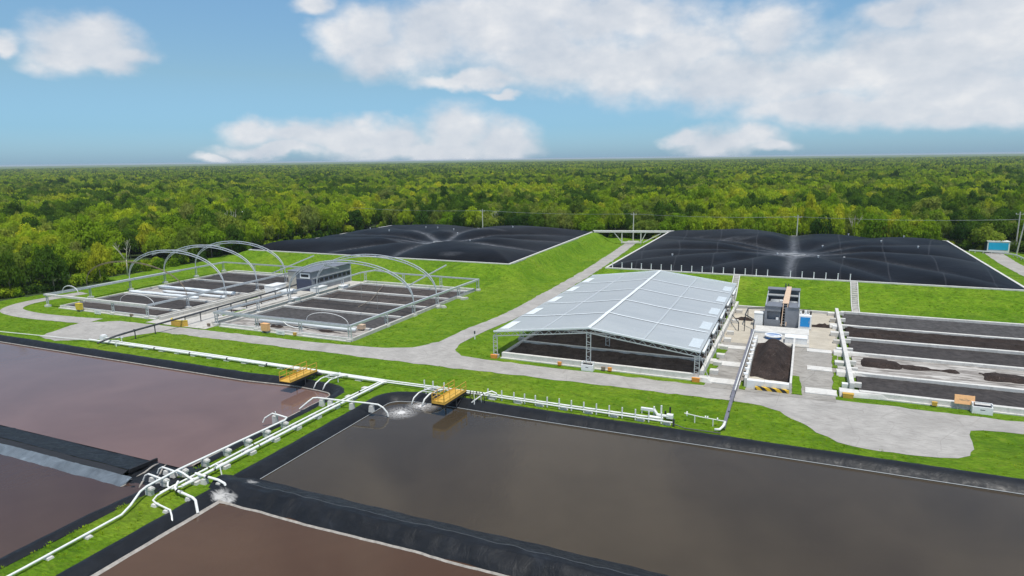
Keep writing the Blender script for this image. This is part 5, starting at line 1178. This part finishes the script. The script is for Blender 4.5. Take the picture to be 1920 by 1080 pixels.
near = [crown_data(100 + i, 19 + 2 * i, 3000, .056, 1.0, [.62, .7, .55, .66, .6, .75][i]) for i in range(NS)]
trunks = [trunk_mb(40 + i) for i in range(NS)]
near_mesh = [[mesh_of('crown', near[i][0], near[i][1], LEAF[k]) for k in range(4)] for i in range(NS)]
trunk_mesh = []
for i in range(NS):
    me = bpy.data.meshes.new('trunk'); me.from_pydata(trunks[i].v, [], trunks[i].f); me.materials.append(M['bark']); me.update(); trunk_mesh.append(me)
src = bpy.data.collections.new('tree_shapes'); order = []
for lod, (nq, qs, nc, ns) in enumerate([(2300, .060, 0, NS), (760, .095, 16, 4), (230, .17, 12, 4)]):
    for i in range(ns):
        V, F = near[i] if lod == 0 else crown_data(300 + lod * 20 + i, nc + i, nq, qs)
        for k in range(4):
            me = near_mesh[i][k] if False else mesh_of(f'shape_{lod}_{i}_{k}', V, F, LEAF[k], trunks[i] if lod < 1 else None)
            o = bpy.data.objects.new(f'tree_{lod}{i}{k}', me); src.objects.link(o); order.append((lod, i, k))
idx_of = {v: n for n, v in enumerate(sorted(order))}
trees = []
FB = math.atan2(fy, fx)
def kind_at(x, y, d_):
    q = fbm(x, y, .017, 3) + .55 * nz(x, y, .06, 8) + R.uniform(-.45, .45)
    if q > .27: return 0
    if q > -.06: return 1 if R.random() < .66 else 3
    if q > -.26 and R.random() < .5: return 3
    return 2
r = 118.0
while r < 3400:
    cell = 4.8 if r < 330 else (5.0 if r < 800 else 5.0 + (r - 800) * .0040)
    n_ = int(rad(96) * r / cell)
    for i in range(n_):
        a = FB + rad(-48) + rad(96) * (i + R.uniform(-.1, 1.1)) / n_; rr = r + R.uniform(-.55, .55) * cell
        x, y = rr * math.cos(a), rr * math.sin(a)
        if clear(x, y): continue
        if abs(x + 182) < 6 and 168 < y < 186: continue
        k = kind_at(x, y, rr); s_ = R.uniform(.68, 1.2) * (1 + .22 * nz(x, y, .03, 2)) * (cell / 5.2) ** .6
        h_ = R.uniform(6.2, 9.6) * (.8 + .2 * s_) * (1.0 + .16 * nz(x, y, .02, 12)); wd = R.uniform(3.3, 4.7) * s_
        if R.random() < .055 and rr < 900: h_ *= 1.28; wd *= 1.15
        if rr > 800: h_ = min(h_, 11.5); wd *= .9
        trees.append((rr, x, y, k, h_, wd, R.uniform(0, 6.28), R.randrange(NS)))
    r += cell * .92
trees.sort()
def seen(tr):
    q = in_view(tr[1], tr[2], tr[4] * .8); return q is not None and -15 < q[0] < 1935 and q[1] < 1080
single = [tr for tr in trees if seen(tr)][:300]; sset = set(id(t_) for t_ in single)
KL = ['bright lime-green leafy tree', 'mid-green leafy tree', 'dark green leafy tree', 'pale olive leafy tree']
def region(x, y):
    if y < 118: return 'in the wood beyond the left arched frame'
    if x < -128: return 'in the wood left of the left black cover'
    if x < -58: return 'at the forest edge behind the left black cover'
    if x < -34: return 'at the forest edge behind the pipe bridge'
    if x < 36: return 'at the forest edge behind the right black cover'
    return 'at the forest edge around the blue-panelled trailer'
for (d_, x, y, k, h_, wd, rz, sh) in single:
    lb = f'{KL[k]} {region(x, y)}'
    t = thing('leafy_tree', lb, 'tree', (x, y, 0), lb.replace(' tree ', ' trees ')); t.rotation_euler = (0, 0, rz); t.scale = (wd, wd, h_)
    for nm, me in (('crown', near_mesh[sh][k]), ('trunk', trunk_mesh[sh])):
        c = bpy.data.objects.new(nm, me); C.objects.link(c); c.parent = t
M['bark_pale'] = simple('pale_dead_bark', (.52, .48, .40), .9, .2, 2.0)
for k, (x, y, h_, lb) in enumerate([(-160, 152, 11.5, 'bare whitish tree standing deep in the wood left of the left black cover'), (14, 206.6, 8.5, 'bare pale tree at the forest edge behind the right black cover'), (-96, 206.8, 8.0, 'bare pale forked tree at the forest edge behind the left black cover'), (-139.5, 101, 8.0, 'bare brownish tree at the grass edge beyond the left arched frame')]):
    t = thing('bare_tree', lb, 'tree', (x, y, 0), None); mb = MB(); g_ = random.Random(900 + k)
    mb.tube([(x, y, 0), (x + .2, y, h_ * .3), (x + .1, y + .1, h_ * .5)], [.17, .13, .10], 7); mb.build('trunk', 'bark_pale', t, True)
    for i in range(5):
        a = i * 1.3 + g_.uniform(0, 1); q = g_.uniform(1.2, 2.6); z0 = h_ * (.34 + .035 * i)
        mb = MB().tube([(x + .15, y + .05, z0), (x + math.cos(a) * q * .5, y + math.sin(a) * q * .5, h_ * (.58 + .05 * i)), (x + math.cos(a) * q, y + math.sin(a) * q, h_ * g_.uniform(.82, 1.0))], [.07, .05, .02], 5)
        for j in range(3):
            p = Vector((x + math.cos(a) * q * .6, y + math.sin(a) * q * .6, h_ * (.66 + .04 * i))); mb.tube([p, p + Vector((g_.uniform(-1, 1), g_.uniform(-1, 1), g_.uniform(.8, 2.0)))], [.03, .012], 4)
        mb.build('limb', 'bark_pale', t, True)
# the countless rest of the forest: one object that scatters tree shapes on points
rest = [tr for tr in trees if id(tr) not in sset]
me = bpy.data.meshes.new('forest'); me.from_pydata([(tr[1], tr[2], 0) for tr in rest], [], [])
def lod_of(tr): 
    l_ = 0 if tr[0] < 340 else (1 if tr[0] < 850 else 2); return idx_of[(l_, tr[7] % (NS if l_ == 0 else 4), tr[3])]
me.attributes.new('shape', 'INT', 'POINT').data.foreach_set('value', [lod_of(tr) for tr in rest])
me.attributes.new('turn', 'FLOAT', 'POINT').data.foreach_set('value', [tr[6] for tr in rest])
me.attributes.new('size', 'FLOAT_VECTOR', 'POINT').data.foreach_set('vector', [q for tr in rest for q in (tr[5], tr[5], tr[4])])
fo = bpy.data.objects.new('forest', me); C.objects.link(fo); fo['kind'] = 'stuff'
ng = bpy.data.node_groups.new('scatter_trees', 'GeometryNodeTree'); ng.interface.new_socket('Geometry', in_out='INPUT', socket_type='NodeSocketGeometry'); ng.interface.new_socket('Geometry', in_out='OUTPUT', socket_type='NodeSocketGeometry')
gi, go = ng.nodes.new('NodeGroupInput'), ng.nodes.new('NodeGroupOutput'); ci = ng.nodes.new('GeometryNodeCollectionInfo'); ci.inputs['Collection'].default_value = src; ci.inputs['Separate Children'].default_value = True; ci.inputs['Reset Children'].default_value = True
ip = ng.nodes.new('GeometryNodeInstanceOnPoints'); ip.inputs['Pick Instance'].default_value = True
def attr(nm, ty):
    q = ng.nodes.new('GeometryNodeInputNamedAttribute'); q.data_type = ty; q.inputs['Name'].default_value = nm; return q.outputs[0]
cx_ = ng.nodes.new('ShaderNodeCombineXYZ'); ng.links.new(attr('turn', 'FLOAT'), cx_.inputs[2])
ng.links.new(gi.outputs[0], ip.inputs['Points']); ng.links.new(ci.outputs[0], ip.inputs['Instance']); ng.links.new(attr('shape', 'INT'), ip.inputs['Instance Index'])
ng.links.new(cx_.outputs[0], ip.inputs['Rotation']); ng.links.new(attr('size', 'FLOAT_VECTOR'), ip.inputs['Scale']); ng.links.new(ip.outputs[0], go.inputs[0])
md = fo.modifiers.new('scatter', 'NODES'); md.node_group = ng
# canopy beyond the last scattered trees, out to the horizon
fb = MB()
rs = [3200 * 1.045 ** i for i in range(34)]; na = 420
fb.v = [(q * math.cos(FB + rad(-55) + rad(110) * j / na), q * math.sin(FB + rad(-55) + rad(110) * j / na), 7.5 + 3.0 * R.random() * (1 if i else 0) - (8 if i == 0 else 0)) for i, q in enumerate(rs) for j in range(na + 1)]
fb.f = [(i * (na + 1) + j, i * (na + 1) + j + 1, (i + 1) * (na + 1) + j + 1, (i + 1) * (na + 1) + j) for i in range(len(rs) - 1) for j in range(na)]
M['canopy'] = simple('far_canopy', (.075, .125, .016), .9, .5, .02)
fb.build('distant_forest', 'canopy', None, False, (0, 0, 0))['kind'] = 'stuff'
# undergrowth at the forest edge
sh_mesh = [mesh_of('foliage', *crown_data(700 + i, 9, 620, .095, 1.0, .8), LEAF[[1, 2, 2, 0][i]]) for i in range(4)]
edge = [(left_edge(y) - q, y) for q in (1.2, 3.6) for y in np.arange(70, 200, 2.3)] + [(x, q) for q in (205.4, 207.6) for x in np.arange(-142, 60, 2.5)]
cnt = 0
for (x, y) in edge:
    x += R.uniform(-1.6, .8); y += R.uniform(-.6, 1.4)
    if not seen((0, x, y, 0, 1.5)): continue
    if clear(x, y) and x > left_edge(y) + .5 and y < 204: continue
    i = R.choice([0, 0, 1, 1, 2, 2, 3]); lb = f'{["mid-green", "dark green", "dark green", "lime-green"][i]} shrub {region(x, y).replace("in the wood", "at the edge of the wood")}'
    t = thing('leafy_shrub', lb, 'shrub', (x, y, 0), lb.replace(' shrub ', ' shrubs ')); s_ = R.uniform(1.3, 2.4); t.scale = (s_, s_, s_ * R.uniform(1.2, 1.9)); t.rotation_euler = (0, 0, R.uniform(0, 6))
    c = bpy.data.objects.new('foliage', sh_mesh[i]); C.objects.link(c); c.parent = t; c.location = (0, 0, -.32)
# ------------------------------------------------------------------ grass tufts over the lawn
def in_poly(x, y, pl):
    r_ = False; j = len(pl) - 1
    for i in range(len(pl)):
        if (pl[i][1] > y) != (pl[j][1] > y) and x < (pl[j][0] - pl[i][0]) * (y - pl[i][1]) / (pl[j][1] - pl[i][1]) + pl[i][0]: r_ = not r_
        j = i
    return r_
BARE = [(-34.6, -8, 72.8, 118), (-120.4, -82, 72, 114.5), (-82.5, -56.2, 72.8, 113), (-9.5, 6.4, 71, 115.4), (5, 60, 74, 115.6), (-46.4, -45.0, 0, 58), (-41.2, -39, 0, 58), (-160, -45, 0, 58), (-40.5, 90, 0, 59.3), (8.2, 10.2, 114, 128), (-11, -9, 114, 128)]
lanes = [main_n + main_s, strip_poly(loop, 3.5), strip_poly(diag, 3.4), strip_poly(far, 4.1)]
tp, ts, tr_ = [], [], []
rg = random.Random(5)
for q in range(150000):
    x = rg.uniform(-136, 60); y = 12 + 186 * rg.random() ** 1.35
    if in_view(x, y, 0) is None: continue
    v_ = in_view(x, y, 0)
    if not (-60 < v_[0] < 1980 and v_[1] < 1140): continue
    if fbm(x, y, .35, 2) + .5 * nz(x, y, 1.3, 4) < rg.uniform(-.9, .75): continue
    if any(a <= x <= b_ and c_ <= y <= d_ for a, b_, c_, d_ in BARE) or not clear(x, y): continue
    if any(r_[0] - .3 < x < r_[1] + 1 and r_[2] - .3 < y < r_[3] + .5 for r_ in RIM.values()): continue
    if any(in_poly(x, y, pl) for pl in lanes): continue
    z = height(x, y); tp.append((x, y, z - .03)); s_ = rg.uniform(.5, 1.1); ts += [s_, s_, s_ * rg.uniform(.7, 1.2)]; tr_.append(rg.uniform(0, 6.28))
tc = bpy.data.collections.new('tuft_shapes')
tuft_mat = leaf_mat('tuft_green', [(0, (.12, .24, .006)), (.4, (.19, .32, .010)), (.75, (.25, .36, .014)), (1, (.34, .38, .04))], .3)
for i in range(4):
    b = MB(); g_ = random.Random(60 + i)
    for j in range(16):
        a = g_.uniform(0, 6.28); q = g_.uniform(0, .26); x, y = math.cos(a) * q, math.sin(a) * q; l_ = g_.uniform(.07, .15); dx, dy = math.cos(a) * l_ * .5, math.sin(a) * l_ * .5; w_ = .035
        n = len(b.v); b.v += [(x - w_ * math.sin(a), y + w_ * math.cos(a), 0), (x + w_ * math.sin(a), y - w_ * math.cos(a), 0), (x + dx, y + dy, l_)]; b.f.append((n, n + 1, n + 2))
    tc.objects.link(bpy.data.objects.new(f'tuft_{i}', mesh_of('tuft', np.array(b.v), b.f, tuft_mat)))
me = bpy.data.meshes.new('grass_tufts'); me.from_pydata(tp, [], [])
me.attributes.new('shape', 'INT', 'POINT').data.foreach_set('value', [rg.randrange(4) for q in tp]); me.attributes.new('turn', 'FLOAT', 'POINT').data.foreach_set('value', tr_); me.attributes.new('size', 'FLOAT_VECTOR', 'POINT').data.foreach_set('vector', ts)
to = bpy.data.objects.new('grass', me); C.objects.link(to); to['kind'] = 'stuff'
ng2 = ng.copy(); [n_ for n_ in ng2.nodes if n_.bl_idname == 'GeometryNodeCollectionInfo'][0].inputs['Collection'].default_value = tc
to.modifiers.new('scatter', 'NODES').node_group = ng2
print('tufts', len(tp), 'trees', len(trees))
# ------------------------------------------------------------------ haze
HAZE = True
if HAZE:
    hz = MB().box(-15500, 15500, -700, 15500, -4.2, 27.5).build('haze', 'white'); hz['kind'] = 'stuff'; hm_ = bpy.data.materials.new('haze_air'); hm_.use_nodes = True; hnt = hm_.node_tree; hnt.nodes.clear()
    ho = N(hnt, 'ShaderNodeOutputMaterial'); pv = N(hnt, 'ShaderNodeVolumePrincipled'); pv.inputs['Color'].default_value = (.80, .88, .96, 1); pv.inputs['Density'].default_value = .00009; pv.inputs['Anisotropy'].default_value = 0.0
    hnt.links.new(pv.outputs[0], ho.inputs['Volume']); hz.data.materials.clear(); hz.data.materials.append(hm_)
for o in list(bpy.data.objects):
    if '_o' in o: del o['_o']
